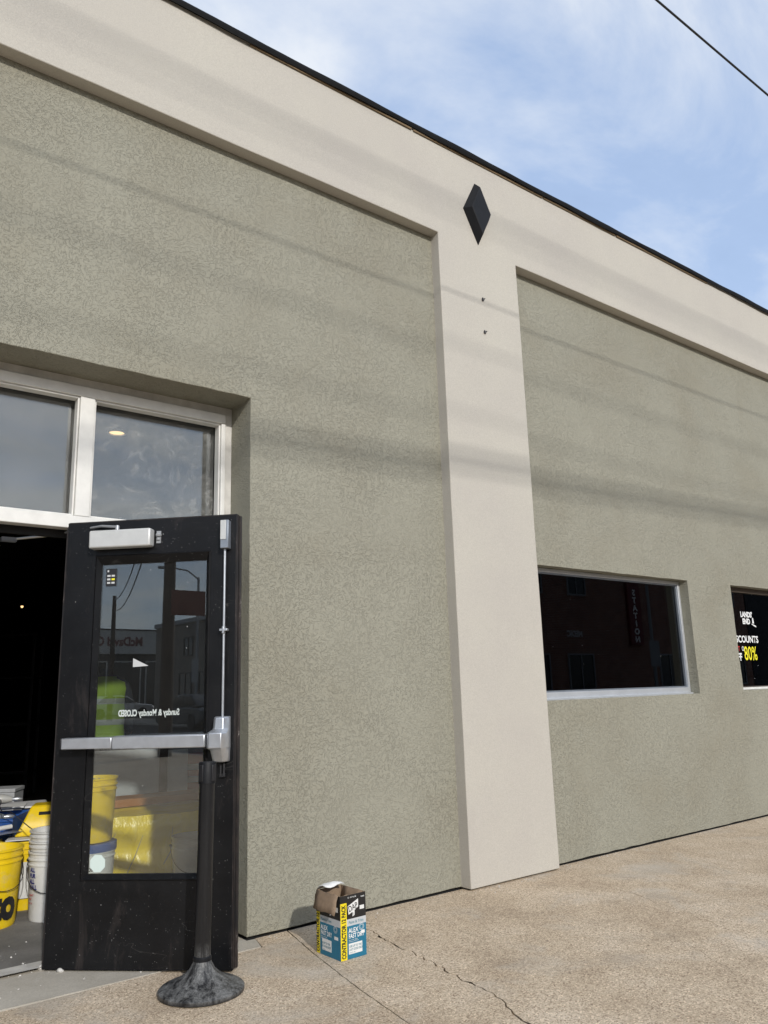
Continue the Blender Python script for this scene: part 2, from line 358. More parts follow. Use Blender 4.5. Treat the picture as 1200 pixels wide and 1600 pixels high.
def tube(bm, pts, r, seg=8):
    pts = [Vector(p) for p in pts]; rings = []
    rr = r if isinstance(r, (list, tuple)) else [r]*len(pts)
    for i, p in enumerate(pts):
        d = (pts[min(i+1, len(pts)-1)]-pts[max(i-1, 0)]).normalized()
        a = d.cross(Vector((0, 0, 1)));  a = a.normalized() if a.length > 1e-3 else Vector((1, 0, 0))
        b = d.cross(a)
        rings.append([bm.verts.new(p+(a*math.cos(2*PI*k/seg)+b*math.sin(2*PI*k/seg))*rr[i]) for k in range(seg)])
    for a, b in zip(rings, rings[1:]):
        for i in range(seg):
            j = (i+1) % seg; bm.faces.new((a[i], a[j], b[j], b[i]))
    bm.faces.new(rings[0][::-1]); bm.faces.new(rings[-1])
def loft(bm, rings):
    vs = [[bm.verts.new(p) for p in r] for r in rings]; n = len(vs[0])
    for a, b in zip(vs, vs[1:]):
        for i in range(n):
            j = (i+1) % n; bm.faces.new((a[i], a[j], b[j], b[i]))
    bm.faces.new(vs[0][::-1]); bm.faces.new(vs[-1])
def prism_xz(bm, pts, y0, y1):      # polygon in xz, extruded along y
    a = [bm.verts.new((x, y0, z)) for x, z in pts]; b = [bm.verts.new((x, y1, z)) for x, z in pts]
    bm.faces.new(a); bm.faces.new(b[::-1]); n = len(a)
    for i in range(n): j = (i+1) % n; bm.faces.new((a[j], a[i], b[i], b[j]))
def prism_xy(bm, pts, z0, z1):
    a = [bm.verts.new((x, y, z0)) for x, y in pts]; b = [bm.verts.new((x, y, z1)) for x, y in pts]
    bm.faces.new(a[::-1]); bm.faces.new(b); n = len(a)
    for i in range(n): j = (i+1) % n; bm.faces.new((a[i], a[j], b[j], b[i]))
def obj(name, bm, mat, parent=None, loc=(0, 0, 0), rotz=0, smooth=False, bevel=0, bseg=2, kind=None):
    me = bpy.data.meshes.new(name); bmesh.ops.recalc_face_normals(bm, faces=bm.faces); bm.to_mesh(me); bm.free()
    o = bpy.data.objects.new(name, me); C.objects.link(o); me.materials.append(mt[mat] if isinstance(mat, str) else mat)
    o.location = loc; o.rotation_euler = (0, 0, rotz)
    if parent: o.parent = parent
    if smooth:
        for p in me.polygons: p.use_smooth = True
        try: me.set_sharp_from_angle(angle=R(38))
        except Exception: pass
    if bevel:
        b = o.modifiers.new('bevel', 'BEVEL'); b.width = bevel; b.segments = bseg; b.limit_method = 'ANGLE'; b.angle_limit = R(35)
        for p in me.polygons: p.use_smooth = True
        try: me.set_sharp_from_angle(angle=R(38))
        except Exception: pass
        b.harden_normals = False
    if kind: o['kind'] = kind
    return o
def tag(o, label, cat, group=None):
    o['label'] = label; o['category'] = cat
    if group: o['group'] = group
    return o
def thing(name, label, cat, loc=(0, 0, 0), rotz=0, group=None):
    o = bpy.data.objects.new(name, None); C.objects.link(o); o.location = loc; o.rotation_euler = (0, 0, rotz); o.empty_display_size = .1
    return tag(o, label, cat, group)
def dup(root, loc, rotz, label, group=None):
    def rec(o, par):
        c = o.copy(); C.objects.link(c); c.parent = par
        for ch in list(o.children): rec(ch, c)
        return c
    r = rec(root, None); r.location = loc; r.rotation_euler = (0, 0, rotz); r['label'] = label
    if group: r['group'] = group
    return r
def text_bm(items, extr=.0004):
    """items: (string, x, z, height, xscale, bold, align, matrix or None); returns one bmesh with glyphs in the XZ plane facing -Y"""
    bm = BM()
    for (s, M, h, xs, bold, al) in items:
        cu = bpy.data.curves.new('t', 'FONT'); cu.body = s; cu.size = 1; cu.offset = bold; cu.align_x = al; cu.extrude = 0; cu.resolution_u = 3
        o = bpy.data.objects.new('t', cu); C.objects.link(o)
        dg = bpy.context.evaluated_depsgraph_get(); me = bpy.data.meshes.new_from_object(o.evaluated_get(dg))
        k = h/.72
        T = M @ Matrix.Rotation(R(90), 4, 'X') @ Matrix.Diagonal((k*xs, k, k, 1))
        me.transform(T); bm.from_mesh(me); bpy.data.meshes.remove(me); bpy.data.objects.remove(o); bpy.data.curves.remove(cu)
    return bm
def texts(name, items, mat, parent):
    for it in items: obj(name, text_bm([it]), mat, parent)
def tm(x, y, z, rot=None):
    M = Matrix.Translation((x, y, z))
    return M @ rot if rot else M
FACE_L = Matrix.Rotation(R(-90), 4, 'Z')     # turns a -Y facing sheet to face -X

# ---------------------------------------------------------------- ground, road, pavement (setting)
b = BM(); quad(b, (-400, -400, -.20), (400, -400, -.20), (400, 400, -.20), (-400, 400, -.20)); obj('ground', b, 'soil', kind='structure')
b = BM(); box(b, -120, 120, -15.5, -6.62, -.25, -.13); obj('road', b, 'asphalt', kind='structure')
b = BM()
for i in range(-18, 19):
    quad(b, (i*6, -11.1, -.126), (i*6+3, -11.1, -.126), (i*6+3, -10.98, -.126), (i*6, -10.98, -.126))
obj('lane_marking', b, 'line', kind='structure')
b = BM(); box(b, -120, 120, -6.62, -6.47, -.25, 0.0); obj('kerb', b, 'farwalk', kind='structure', bevel=.012)
b = BM(); box(b, -120, 120, -15.65, -15.5, -.25, -.01); obj('kerb', b, 'farwalk', kind='structure', bevel=.012)
b = BM(); box(b, -120, 120, -19, -15.65, -.25, -.012); obj('far_pavement', b, 'farwalk', kind='structure')
b = BM(); box(b, -80, -43, -40, -19.0, -.25, -.02); obj('parking_lot', b, 'asphalt', kind='structure')
b = BM(); box(b, -60, 60, -6.47, .30, -.19, -.030)
pav = obj('pavement', b, 'dark', kind='structure')
def jitter(pl, amp, step=.05, seed=1):
    rnd = random.Random(seed); out = [pl[0]]
    for p, q in zip(pl, pl[1:]):
        L = math.dist(p, q); n = max(1, int(L/step)); nx, ny = -(q[1]-p[1])/L, (q[0]-p[0])/L
        for i in range(1, n+1):
            t = i/n; k = rnd.uniform(-amp, amp) if i < n else rnd.uniform(-amp, amp)*.3
            out.append((p[0]+(q[0]-p[0])*t+nx*k, p[1]+(q[1]-p[1])*t+ny*k))
    return out
YK = -6.47; YA = -.15
joint = jitter([(2.365, .0), (2.262, -.415), (2.149, -.948), (2.08, -1.363), (1.75, -3.3), (1.22, YK)], .0018, .03, 3)
crackp = jitter([(2.70, .0), (2.691, -.247), (2.626, -.60), (2.597, -.92), (2.542, -1.13), (2.528, -1.32), (2.41, -1.664), (2.30, -2.4), (2.2, -3.4), (2.1, YK)], .014, .035, 5)
crack2 = jitter([(4.47, .0), (4.414, -.201), (4.248, -.862), (4.034, -1.469), (3.892, -1.808), (3.5, -2.8), (2.9, -4.6), (2.6, YK)], .013, .04, 9)
def off(pl, dxx, seed=0, rag=.0):
    rnd = random.Random(seed); return [(x+dxx+rnd.uniform(-rag, rag), y) for x, y in pl]
def slab(left, right, y1=None):
    b = BM(); pts = list(left)[::-1]+list(right)       # left from far(0) to YK reversed = YK..0 then right 0..YK
    prism_xy(b, pts[::-1], -.045, 0.0)
    bmesh.ops.triangulate(b, faces=[f for f in b.faces if len(f.verts) > 4])
    return obj('slab', b, 'agg', pav)
# slab with the apron cut out of its back corner
l0 = [(-1.4, 0), (-1.4, YK)]
b = BM(); pts = [(-1.4, YK), (-1.4, YA), (2.13, YA-.005), (2.17, -.012), (2.17, 0)] + off(joint, -.003, 4, .0012)
prism_xy(b, pts[::-1], -.045, 0); bmesh.ops.triangulate(b, faces=[f for f in b.faces if len(f.verts) > 4]); obj('slab', b, 'agg', pav)
slab(off(joint, .003, 5, .0012), off(crackp, -.0046, 6, .0032))
slab(off(crackp, .0046, 7, .0032), off(crack2, -.0014, 8, .0014))
slab(off(crack2, .0012, 9, .001), [(6.6, 0), (6.5, YK)])
xs = 6.606
while xs < 40:
    slab([(xs, 0), (xs-.1, YK)], [(xs+2.4, 0), (xs+2.3, YK)]); xs += 2.406
xs = -1.406
while xs > -40:
    slab([(xs-2.4, 0), (xs-2.4, YK)], [(xs, 0), (xs, YK)]); xs -= 2.406
# hairline cracks: thin open slits filled with dirt
def slit(pl, w, seed):
    rnd = random.Random(seed); b = BM(); pv = None
    for i, (x, y) in enumerate(pl):
        k = w*rnd.uniform(.3, 1)*(0.15 if i in (0, len(pl)-1) else 1)
        a = b.verts.new((x-k, y, .0012)); c = b.verts.new((x+k, y+k, .0012))
        if pv: b.faces.new((pv[0], pv[1], c, a))
        pv = (a, c)
    return obj('crack', b, 'dark', pav)
slit(jitter([(3.71, -1.384), (3.64, -1.55), (3.582, -1.667), (3.40, -1.95)], .012, .03, 2), .0014, 1)
slit(jitter([(5.4, -.55), (5.1, -.95), (4.6, -1.2), (4.1, -1.22)], .02, .05, 12), .0014, 2)
slit(jitter([(6.2, -.4), (5.5, -1.3), (5.2, -2.2), (4.6, -3)], .02, .05, 13), .0015, 3)
slit(jitter([(3.25, -.10), (3.05, -.5), (2.98, -.9)], .012, .04, 15), .0008, 4)
# smooth concrete apron in the doorway, broken front edge
edge = jitter([(-1.4, YA), (0, YA), (1.0, YA+.004), (1.5, YA), (2.125, YA)], .004, .05, 21)
b = BM(); pts = [(2.165, -.015), (2.118, -.012), (2.118, .31), (-1.4, .31)] + [(x, y+.003) for x, y in edge]
prism_xy(b, pts[::-1], -.045, .0025); bmesh.ops.triangulate(b, faces=[f for f in b.faces if len(f.verts) > 4])
obj('apron', b, 'apron', pav)
b = BM(); fe = jitter([(-4, .318), (0, .318), (1, .316), (1.3, .32), (2.2, .318)], .006, .04, 31)
pts = fe + [(12.5, .318), (12.5, 13), (-4.2, 13)]
prism_xy(b, pts, -.18, .02); bmesh.ops.triangulate(b, faces=[f for f in b.faces if len(f.verts) > 4]); obj('interior_floor', b, 'floor', kind='structure')

# ---------------------------------------------------------------- the building
bld = thing('commercial_building', 'single-storey building with rough sage stucco panels, cream pilaster and black roof edge', 'building')
def wall_sheet(name, mat, x0, x1, z0, z1, holes, y=0., depth=.25, step=.10, amp=.002, wav=.0012):
    def lines(a, b_, cuts):
        ks = sorted({a, b_, *[c for c in cuts if a < c < b_]}); out = []
        for p, q in zip(ks, ks[1:]):
            n = max(1, round((q-p)/step)); out += [p+(q-p)*i/n for i in range(n)]
        return out+[b_]
    X = lines(x0, x1, [h[0] for h in holes]+[h[1] for h in holes]); Z = lines(z0, z1, [h[2] for h in holes]+[h[3] for h in holes])
    b = BM(); vg = {}
    def inside(x, z): return any(h[0] < x < h[1] and h[2] < z < h[3] for h in holes)
    def V(i, j, k=0):
        if (i, j, k) not in vg:
            x, z = X[i], Z[j]; p = Vector((x, z, 3.3)); n = noise.noise(p*9); n2 = noise.noise(p*9+Vector((5, 9, 1))); n3 = noise.noise(p*1.1)
            zb_ = .006*n if j == 0 else 0
            edgex = any(abs(x-e) < 1e-6 for h in holes for e in h[:2]) ; edgez = any(abs(z-e) < 1e-6 for h in holes for e in h[2:])
            xx = x + (amp*2*n if edgex else 0); zz = z + (amp*2*n2 if edgez else 0) + zb_
            vg[(i, j, k)] = b.verts.new((xx, y + (wav*4*n3 if k == 0 else depth), zz))
        return vg[(i, j, k)]
    cell = {}
    for i in range(len(X)-1):
        for j in range(len(Z)-1):
            cell[(i, j)] = not inside((X[i]+X[i+1])/2, (Z[j]+Z[j+1])/2)
    for (i, j), s in cell.items():
        if not s: continue
        b.faces.new((V(i, j), V(i+1, j), V(i+1, j+1), V(i, j+1)))
        for (ni, nj, a, c) in ((i-1, j, (i, j+1), (i, j)), (i+1, j, (i+1, j), (i+1, j+1)), (i, j-1, (i, j), (i+1, j)), (i, j+1, (i+1, j+1), (i, j+1))):
            if not cell.get((ni, nj), False):
                b.faces.new((V(*a), V(*c), V(*c, 1), V(*a, 1)))
    o = obj(name, b, mat, bld, bevel=.004); return o
ZC = 4.525       # underside of the frieze
DX0, DX1, DZ = -.75, 2.125, 2.935
wall_sheet('wall', 'sage', -2.6, 3.64, .014, ZC+.05, [(DX0, DX1, -1, DZ)])
w1 = (4.50, 6.560, 1.115, 2.112); w2 = (7.297, 9.30, 1.128, 2.114)
wall_sheet('wall', 'sage', 4.44, 10.9, .014, ZC+.05, [w1, w2])
# cream frieze and pilasters in one skin
def cream():
    PX = [(-3.45, -2.62), (3.622, 4.452), (10.88, 11.72)]
    xs_ = sorted({-6., 14., *[p for q in PX for p in q]}); b = BM(); Y0 = -.087
    step = .12; cols = []
    for p, q in zip(xs_, xs_[1:]):
        n = max(1, round((q-p)/step)); cols += [p+(q-p)*i/n for i in range(n)]
    cols.append(xs_[-1]); rows = [.010+(ZC-.010)*i/38 for i in range(38)]+[ZC+(5.32-ZC)*i/7 for i in range(8)]
    vg = {}
    def V(i, j, k=0):
        if (i, j, k) not in vg:
            x, z = cols[i], rows[j]; p = Vector((x, z, 7.1))
            ex = any(abs(x-e) < 1e-6 for q in PX for e in q) and z <= ZC+1e-6; ez = abs(z-ZC) < 1e-6
            vg[(i, j, k)] = b.verts.new((x+(.002*noise.noise(p*7) if ex else 0), Y0+.003*noise.noise(p*1.3) if k == 0 else .02, z+(.002*noise.noise(p*6) if ez else 0)))
        return vg[(i, j, k)]
    def solid(i, j):
        if not (0 <= i < len(cols)-1 and 0 <= j < len(rows)-1): return False
        xm = (cols[i]+cols[i+1])/2; zm = (rows[j]+rows[j+1])/2
        return zm > ZC or any(a < xm < c for a, c in PX)
    for i in range(len(cols)-1):
        for j in range(len(rows)-1):
            if not solid(i, j): continue
            b.faces.new((V(i, j), V(i+1, j), V(i+1, j+1), V(i, j+1)))
            for (ni, nj, a, c) in ((i-1, j, (i, j+1), (i, j)), (i+1, j, (i+1, j), (i+1, j+1)), (i, j-1, (i, j), (i+1, j)), (i, j+1, (i+1, j+1), (i, j+1))):
                if not solid(ni, nj): b.faces.new((V(*a), V(*c), V(*c, 1), V(*a, 1)))
    return obj('frieze_and_pilasters', b, 'cream', bld, bevel=.005)
cream()
# footing seen in the gap under the stucco, blackened to paint the gap's shade
b = BM(); box(b, -3.4, DX0-.01, .03, .2, -.04, .3); box(b, DX1+.01, 11.6, .03, .2, -.04, .3); box(b, 3.64, 4.44, -.06, .03, -.04, .06); obj('footing', b, 'dark', bld)
# back shell, roof, interior
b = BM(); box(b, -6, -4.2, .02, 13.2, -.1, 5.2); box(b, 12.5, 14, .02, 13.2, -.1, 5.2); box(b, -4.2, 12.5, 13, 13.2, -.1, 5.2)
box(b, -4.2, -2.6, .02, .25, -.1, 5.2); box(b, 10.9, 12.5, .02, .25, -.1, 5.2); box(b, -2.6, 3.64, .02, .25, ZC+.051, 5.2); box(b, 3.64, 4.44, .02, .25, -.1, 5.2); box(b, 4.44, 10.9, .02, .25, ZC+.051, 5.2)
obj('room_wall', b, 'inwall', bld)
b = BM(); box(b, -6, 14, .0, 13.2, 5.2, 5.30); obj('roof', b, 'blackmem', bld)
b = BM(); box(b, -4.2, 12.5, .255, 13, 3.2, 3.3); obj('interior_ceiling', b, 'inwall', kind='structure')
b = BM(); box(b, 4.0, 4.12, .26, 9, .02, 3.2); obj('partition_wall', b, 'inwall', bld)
# roof edge: black membrane fold with a raw wooden nailer below
rnd = random.Random(2)
b = BM(); prev = None; x = -6.
while x <= 14.01:
    zt = 5.348+.006*noise.noise(Vector((x*1.2, 0, 4)))+rnd.uniform(-.0015, .0015); zb = 5.296+.010*noise.noise(Vector((x*1.7, 3, 4)))+rnd.uniform(-.003, .003)
    yo = -.110-.006*noise.noise(Vector((x*1.9, 8, 1)))
    ring = [b.verts.new(p) for p in ((x, -.090, zb+.02), (x, yo, zb), (x, yo-.006, (zb+zt)/2), (x, yo+.004, zt), (x, .05, zt+.004), (x, .05, zb+.03))]
    if prev:
        for i in range(6): j = (i+1) % 6; b.faces.new((prev[i], prev[j], ring[j], ring[i]))
    else: b.faces.new(ring[::-1])
    prev = ring; x += .12
b.faces.new(prev); obj('roof_edging', b, 'blackmem', bld, smooth=True)
b = BM(); x = -6.
while x < 14:
    L = rnd.uniform(.5, 1.6)
    if rnd.random() < .6: b = BM(); box(b, x, x+L-.02, -.097-rnd.uniform(0, .004), -.0905, 5.284+rnd.uniform(-.002, .004), 5.30); obj('wooden_nailer', b, 'wood', bld)
    x += L
# diamond ornament
b = BM(); cx, cz = 4.034, 4.827
bk = [(cx-.143, -.088, cz), (cx, -.088, cz-.273), (cx+.143, -.088, cz), (cx, -.088, cz+.273)]
fr = [(cx-.100, -.150, cz), (cx, -.150, cz-.205), (cx+.100, -.150, cz), (cx, -.150, cz+.205)]
bv = [b.verts.new(p) for p in bk]; fv = [b.verts.new(p) for p in fr]; b.faces.new(fv); b.faces.new(bv[::-1])
for i in range(4): j = (i+1) % 4; b.faces.new((bv[i], bv[j], fv[j], fv[i]))
obj('diamond_ornament', b, 'blackpaint', bld, bevel=.003)
for (ax, az_) in ((4.047, 4.104), (4.046, 3.835)):
    b = BM(); tube(b, [(ax, -.085, az_), (ax+.004, -.097, az_-.004), (ax+.010, -.104, az_+.006)], .0040, 6); tube(b, [(ax, -.086, az_), (ax-.009, -.098, az_+.010)], .0030, 6)
    lathe(b, [(.009, -.012), (.011, 0), (.007, .010)], 8, (ax, -.09, az_)); obj('anchor_stub', b, 'darkmetal', bld, smooth=True)

# windows in the right-hand panel
def frame_bm(x0, x1, z0, z1, y0, y1, l, r_, t, bt):
    b = BM()
    box(b, x0, x0+l, y0, y1, z0+bt, z1-t); box(b, x1-r_, x1, y0, y1, z0+bt, z1-t); box(b, x0, x1, y0, y1, z0, z0+bt); box(b, x0, x1, y0, y1, z1-t, z1); return b
def window(h, fm, pane, fw_=.04, bt=.05, yf=.075):
    x0, x1, z0, z1 = h
    w = obj('window', frame_bm(x0+.002, x1-.002, z0+.002, z1-.002, yf, yf+.07, fw_, fw_, fw_, bt), fm, bld, bevel=.002)
    b = BM(); box(b, x0+fw_*.6, x1-fw_*.6, yf+.03, yf+.036, z0+bt*.6, z1-fw_*.6); obj('pane', b, pane, w)
    return w
win1 = window(w1, 'silver', 'pane_dark', .028, .055, .085)
b = BM(); box(b, w1[0]+.01, w1[1]-.012, .055, .088, w1[2]-.004, w1[2]+.014); obj('sill', b, 'silver', win1, bevel=.002)
b = frame_bm(w1[0]+.028, w1[1]-.028, w1[2]+.055, w1[3]-.028, .097, .120, .014, .014, .014, .014); obj('inner_stop', b, 'greymetal', win1, bevel=.001)
win2 = window(w2, 'bronze', 'pane_dark', .045, .03, .085)
b = BM(); box(b, w2[0]+.006, w2[1]-.006, .035, .086, w2[2]+.001, w2[2]+.022); obj('sill', b, 'white', win2, bevel=.002)
yt = .1125
items = [("LANDS'", tm(7.625, yt, 1.830), .052, .93, .045, 'LEFT'), ("END", tm(7.650, yt, 1.763), .052, .98, .045, 'LEFT'),
         ("DISCOUNTS", tm(7.385, yt, 1.580), .066, 1.03, .028, 'LEFT'), ("OFF", tm(7.405, yt, 1.405), .072, .86, .03, 'LEFT'), ("O", tm(7.570, yt, 1.497), .046, .8, .015, 'LEFT')]
texts('lettering', items, 'inkw', win2)
b = BM()    # small lighthouse mark beside the name
prism_xz(b, [(7.835, 1.770), (7.868, 1.770), (7.862, 1.815), (7.858, 1.826), (7.846, 1.826), (7.841, 1.815)], yt-.0004, yt); prism_xz(b, [(7.82, 1.758), (7.90, 1.732), (7.90, 1.746), (7.82, 1.768)], yt-.0006, yt-.0001)
obj('lighthouse_mark', b, 'inkw', win2)
texts('lettering', [("80%", tm(7.605, yt, 1.410), .135, .78, .010, 'LEFT')], 'inky', win2)
texts('lettering', [("UPT", tm(7.435, yt, 1.497), .046, .85, .03, 'LEFT')], 'inkred', win2)

# doorway frame
YF = .24
ent = obj('entrance_frame', frame_bm(DX0, DX1-.001, .02, DZ, YF, YF+.10, .045, .045, .045, .0001), 'casing', bld, bevel=.004)
b = BM()
for (a0, a1) in ((-.705, -.05), (.045, 1.215), (1.315, 2.08)): pass
TZ0, TZ1 = 2.165, 2.83
# white members: head, jambs, mullion posts, transom bar
box(b, DX0+.046, DX1-.046, YF-.012, YF+.06, TZ1, DZ-.046)               # head
box(b, 2.052, DX1-.046, YF-.012, YF+.06, .022, TZ1-.0005)                # right jamb
box(b, DX0+.046, DX0+.096, YF-.012, YF+.06, .022, TZ1-.0005)
box(b, DX0+.097, 2.0515, YF-.012, YF+.06, 2.098, TZ0)                   # transom bar
for mx_ in (1.218, .02):
    box(b, mx_, mx_+.078, YF-.012, YF+.06, TZ0+.0005, TZ1-.0005)
obj('white_trim', b, 'white', ent, bevel=.004)
b = BM()      # stepped stops round each light
for (x0, x1) in ((-.654, .02), (.098, 1.218), (1.296, 2.052)):
    t_ = .011
    box(b, x0+.001, x0+t_, YF+.002, YF+.058, TZ0+.001, TZ1-.001); box(b, x1-t_, x1-.001, YF+.002, YF+.058, TZ0+.001, TZ1-.001)
    box(b, x0+t_, x1-t_, YF+.002, YF+.058, TZ0+.001, TZ0+t_); box(b, x0+t_, x1-t_, YF+.002, YF+.058, TZ1-t_, TZ1-.001)
obj('glazing_stop', b, 'white', ent, bevel=.003)
for (x0, x1, pm) in ((-.65, .016, 'pane_tr2'), (.102, 1.214, 'pane_tr2'), (1.300, 2.048, 'pane_tr')):
    b = BM(); box(b, x0, x1, YF+.085, YF+.091, TZ0+.004, TZ1-.004); obj('transom_pane', b, pm, ent)
for q in (1.222, .024):
    b = BM(); box(b, q, q+.088, YF-.008, YF+.06, .022, 2.097); obj('door_post', b, 'door', ent, bevel=.003)
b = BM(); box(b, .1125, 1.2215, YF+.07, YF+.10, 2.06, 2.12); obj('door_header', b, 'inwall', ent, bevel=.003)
# fixed glazed sidelights
for (x0, x1) in ((1.3105, 2.0515), (-.653, .0235)):
    f = obj('sidelight', frame_bm(x0, x1, .022, 2.097, YF+.0, YF+.05, .03, .03, .03, .10), 'door', bld, bevel=.003)
    b = BM(); box(b, x0+.02, x1-.02, YF+.022, YF+.028, .11, 2.08); obj('pane', b, glass('sidelight_glass', (.985, .99, .985), .022) if x0 > 1 else 'pane_tr2', f)

# ---------------------------------------------------------------- the open door leaf (hinge at its left edge)
DW, DH = .905, 2.108
b = BM()
gx0, gx1, gz0, gz1 = .163, .773, .378, 1.930      # opening in the leaf
box(b, .0, gx0, 0, .045, 0, DH); box(b, gx1, DW, 0, .045, 0, DH); box(b, gx0, gx1, 0, .045, 0, gz0); box(b, gx0, gx1, 0, .045, gz1, DH)
door = obj('door', b, 'door', bld, (1.189, .232, .012), R(-44.227), bevel=.0)
door['label'] = 'scuffed black door leaf standing open, inside face outwards'
iw, it = .028, .028
b = BM()      # sloped glazing bead
o4 = [(gx0, gz0), (gx1, gz0), (gx1, gz1), (gx0, gz1)]; i4 = [(gx0+iw, gz0+it), (gx1-iw, gz0+it), (gx1-iw, gz1-it*1.7), (gx0+iw, gz1-it*1.7)]
def ringv(p, y): return [b.verts.new((x, y, z)) for x, z in p]
mid = [(gx0+.008, gz0+.008), (gx1-.008, gz0+.008), (gx1-.008, gz1-.008), (gx0+.008, gz1-.008)]
r0, r1, r2, r3 = ringv(o4, -.001), ringv(mid, -.008), ringv(i4, .016), ringv(i4, .03)
for A, B_ in ((r0, r1), (r1, r2), (r2, r3)):
    for i in range(4): j = (i+1) % 4; b.faces.new((A[i], A[j], B_[j], B_[i]))
r4 = ringv(o4, .046)
for i in range(4): j = (i+1) % 4; b.faces.new((r3[i], r3[j], r4[j], r4[i]))
obj('glazing_bead', b, 'door', door)
b = BM(); box(b, gx0+iw-.004, gx1-iw+.004, .020, .026, gz0+it-.004, gz1-it*1.7+.004); obj('pane', b, 'pane_door', door)
# worn edge strips
b = BM(); box(b, -.0035, -.0002, .002, .043, .001, DH-.001); box(b, DW+.0002, DW+.003, .002, .043, .001, DH-.001); box(b, .0, DW, .002, .043, DH+.0002, DH+.003); box(b, DW+.0032, DW+.014, .028, .044, .004, DH-.004)
obj('edge_strip', b, 'edge', door, bevel=.001)
b = BM(); box(b, -.0005, .0055, -.0012, .0, .01, DH-.002); box(b, DW-.004, DW, -.0012, .0, .01, DH); box(b, .0056, DW-.0045, -.0012, 0, DH-.004, DH)
obj('rubbed_corner', b, 'edge', door)
# closer
b = BM(); box(b, .149, .474, -.062, -.002, 1.958, 2.050); obj('door_closer', b, 'steelpaint', door, bevel=.009, bseg=3)
b = BM()
px_, pz_ = .285, 2.066
lathe(b, [(.011, -.012), (.011, .008), (.007, .012)], 12, (px_, -.03, pz_)); tube(b, [(px_, -.03, pz_+.004), (px_-.09, -.02, pz_+.014), (-.14, .10, pz_+.008)], .0065, 8)
lathe(b, [(.012, -.010), (.012, .010)], 12, (-.14, .10, pz_+.008)); tube(b, [(-.14, .10, pz_+.006), (-.30, .035, pz_-.016)], .007, 8)
Mb = Matrix.Translation((-.335, .02, pz_-.022)) @ Matrix.Rotation(R(44), 4, 'Z'); boxm(b, Mb, .075, .035, .022)
obj('closer_arm', b, 'steel', door, smooth=True)
b = BM(); lathe(b, [(.013, -.008), (.016, .0), (.013, .008)], 12, (.497, -.008, 2.020)); lathe(b, [(.012, 0), (.012, .012)], 12, (.497, -.006, 1.994)); box(b, .486, .508, -.008, -.001, 1.978, 2.041); obj('viewer_lens', b, 'clear', door, smooth=True)
# panic bar
b = BM(); box(b, .072, .325, -.078, -.020, .980, 1.032); obj('panic_bar', b, 'steel', door, bevel=.004)
b = BM(); box(b, .328, .786, -.084, -.024, .976, 1.036); obj('touch_bar', b, 'steel', door, bevel=.005)
b = BM(); box(b, .064, .0715, -.075, -.002, .981, 1.031); obj('end_cap', b, 'darkmetal', door, bevel=.002)
b = BM(); box(b, .765, .792, -.05, -.002, .965, 1.03); obj('bar_bracket', b, 'darkmetal', door, bevel=.002)
b = BM()
def lr(z, xl, xr, d): return [(xl, -.002, z), (xl+.002, -d+.010, z), (xl+.014, -d, z), (xr-.016, -d, z), (xr, -d+.028, z), (xr+.004, -.002, z)]
loft(b, [lr(1.114, .820, .880, .052), lr(1.108, .816, .882, .060), lr(1.056, .812, .883, .064), lr(1.040, .794, .883, .092), lr(.972, .792, .883, .092), lr(.962, .806, .882, .080), lr(.912, .812, .881, .060), lr(.905, .815, .879, .052)])
obj('latch_housing', b, 'steel', door, bevel=.003)
b = BM(); tube(b, [(.851, -.022, 1.112), (.851, -.022, 1.940)], .0065, 10); obj('vertical_rod', b, 'steel', door, smooth=True)
b = BM(); box(b, .831, .871, -.034, -.002, 1.519, 1.531); box(b, .845, .857, -.036, -.002, 1.507, 1.542); obj('rod_guide', b, 'steel', door, bevel=.002)
b = BM(); box(b, .834, .876, -.050, -.002, 1.928, 2.072); obj('top_latch', b, 'greymetal', door, bevel=.003)
b = BM(); box(b, .8355, .8645, -.0535, -.0502, 1.972, 2.070); obj('latch_cover', b, 'steelpaint', door, bevel=.001)
b = BM(); tube(b, [(.842, -.012, .91), (.842, -.012, .84)], .006, 8); tube(b, [(.858, -.012, .91), (.858, -.012, .84)], .006, 8); box(b, .835, .865, -.016, -.002, .835, .85); obj('lower_guide', b, 'darkmetal', door, smooth=True)
# print on the glass (read from the street side, so mirrored from here)
MIR = Matrix.Diagonal((-1, 1, 1, 1))
texts('lettering', [("Sunday & Monday", tm(.618, .0265, 1.126, MIR), .030, .69, .030, 'LEFT'), ("CLOSED", tm(.402, .0265, 1.126, MIR), .030, .62, .045, 'LEFT')], 'inkw', door)
b = BM(); ox, oz, rr = .238, .452, .040
pts = [(ox+rr*math.cos(PI/8+k*PI/4), oz+rr*math.sin(PI/8+k*PI/4)*1.05) for k in range(8)]; prism_xz(b, pts, .0185, .0198); obj('octagon_sticker', b, 'stone', door)
b = BM(); box(b, .213, .268, .0190, .0198, 1.772, 1.862); obj('small_notice', b, 'darkmetal', door)
b = BM()
for r_ in range(3):
    for c_ in range(2):
        if r_ == 1 and c_ == 1: continue
        box(b, .220+c_*.023, .237+c_*.023, .0182, .0189, 1.785+r_*.018, 1.794+r_*.018)
box(b, .220, .228, .0182, .0189, 1.845, 1.855)
obj('notice_icons', b, 'inkgrey', door)
b = BM(); box(b, .243, .260, .0182, .0189, 1.803, 1.812); obj('notice_icon', b, 'inky', door)
b = BM(); prism_xz(b, [(.375, 1.362), (.375, 1.405), (.455, 1.366)], .0183, .0197); obj('painted_sky_reflection', b, 'inkgrey', door)  # reflected gap of sky, painted as a pale triangle on the glass

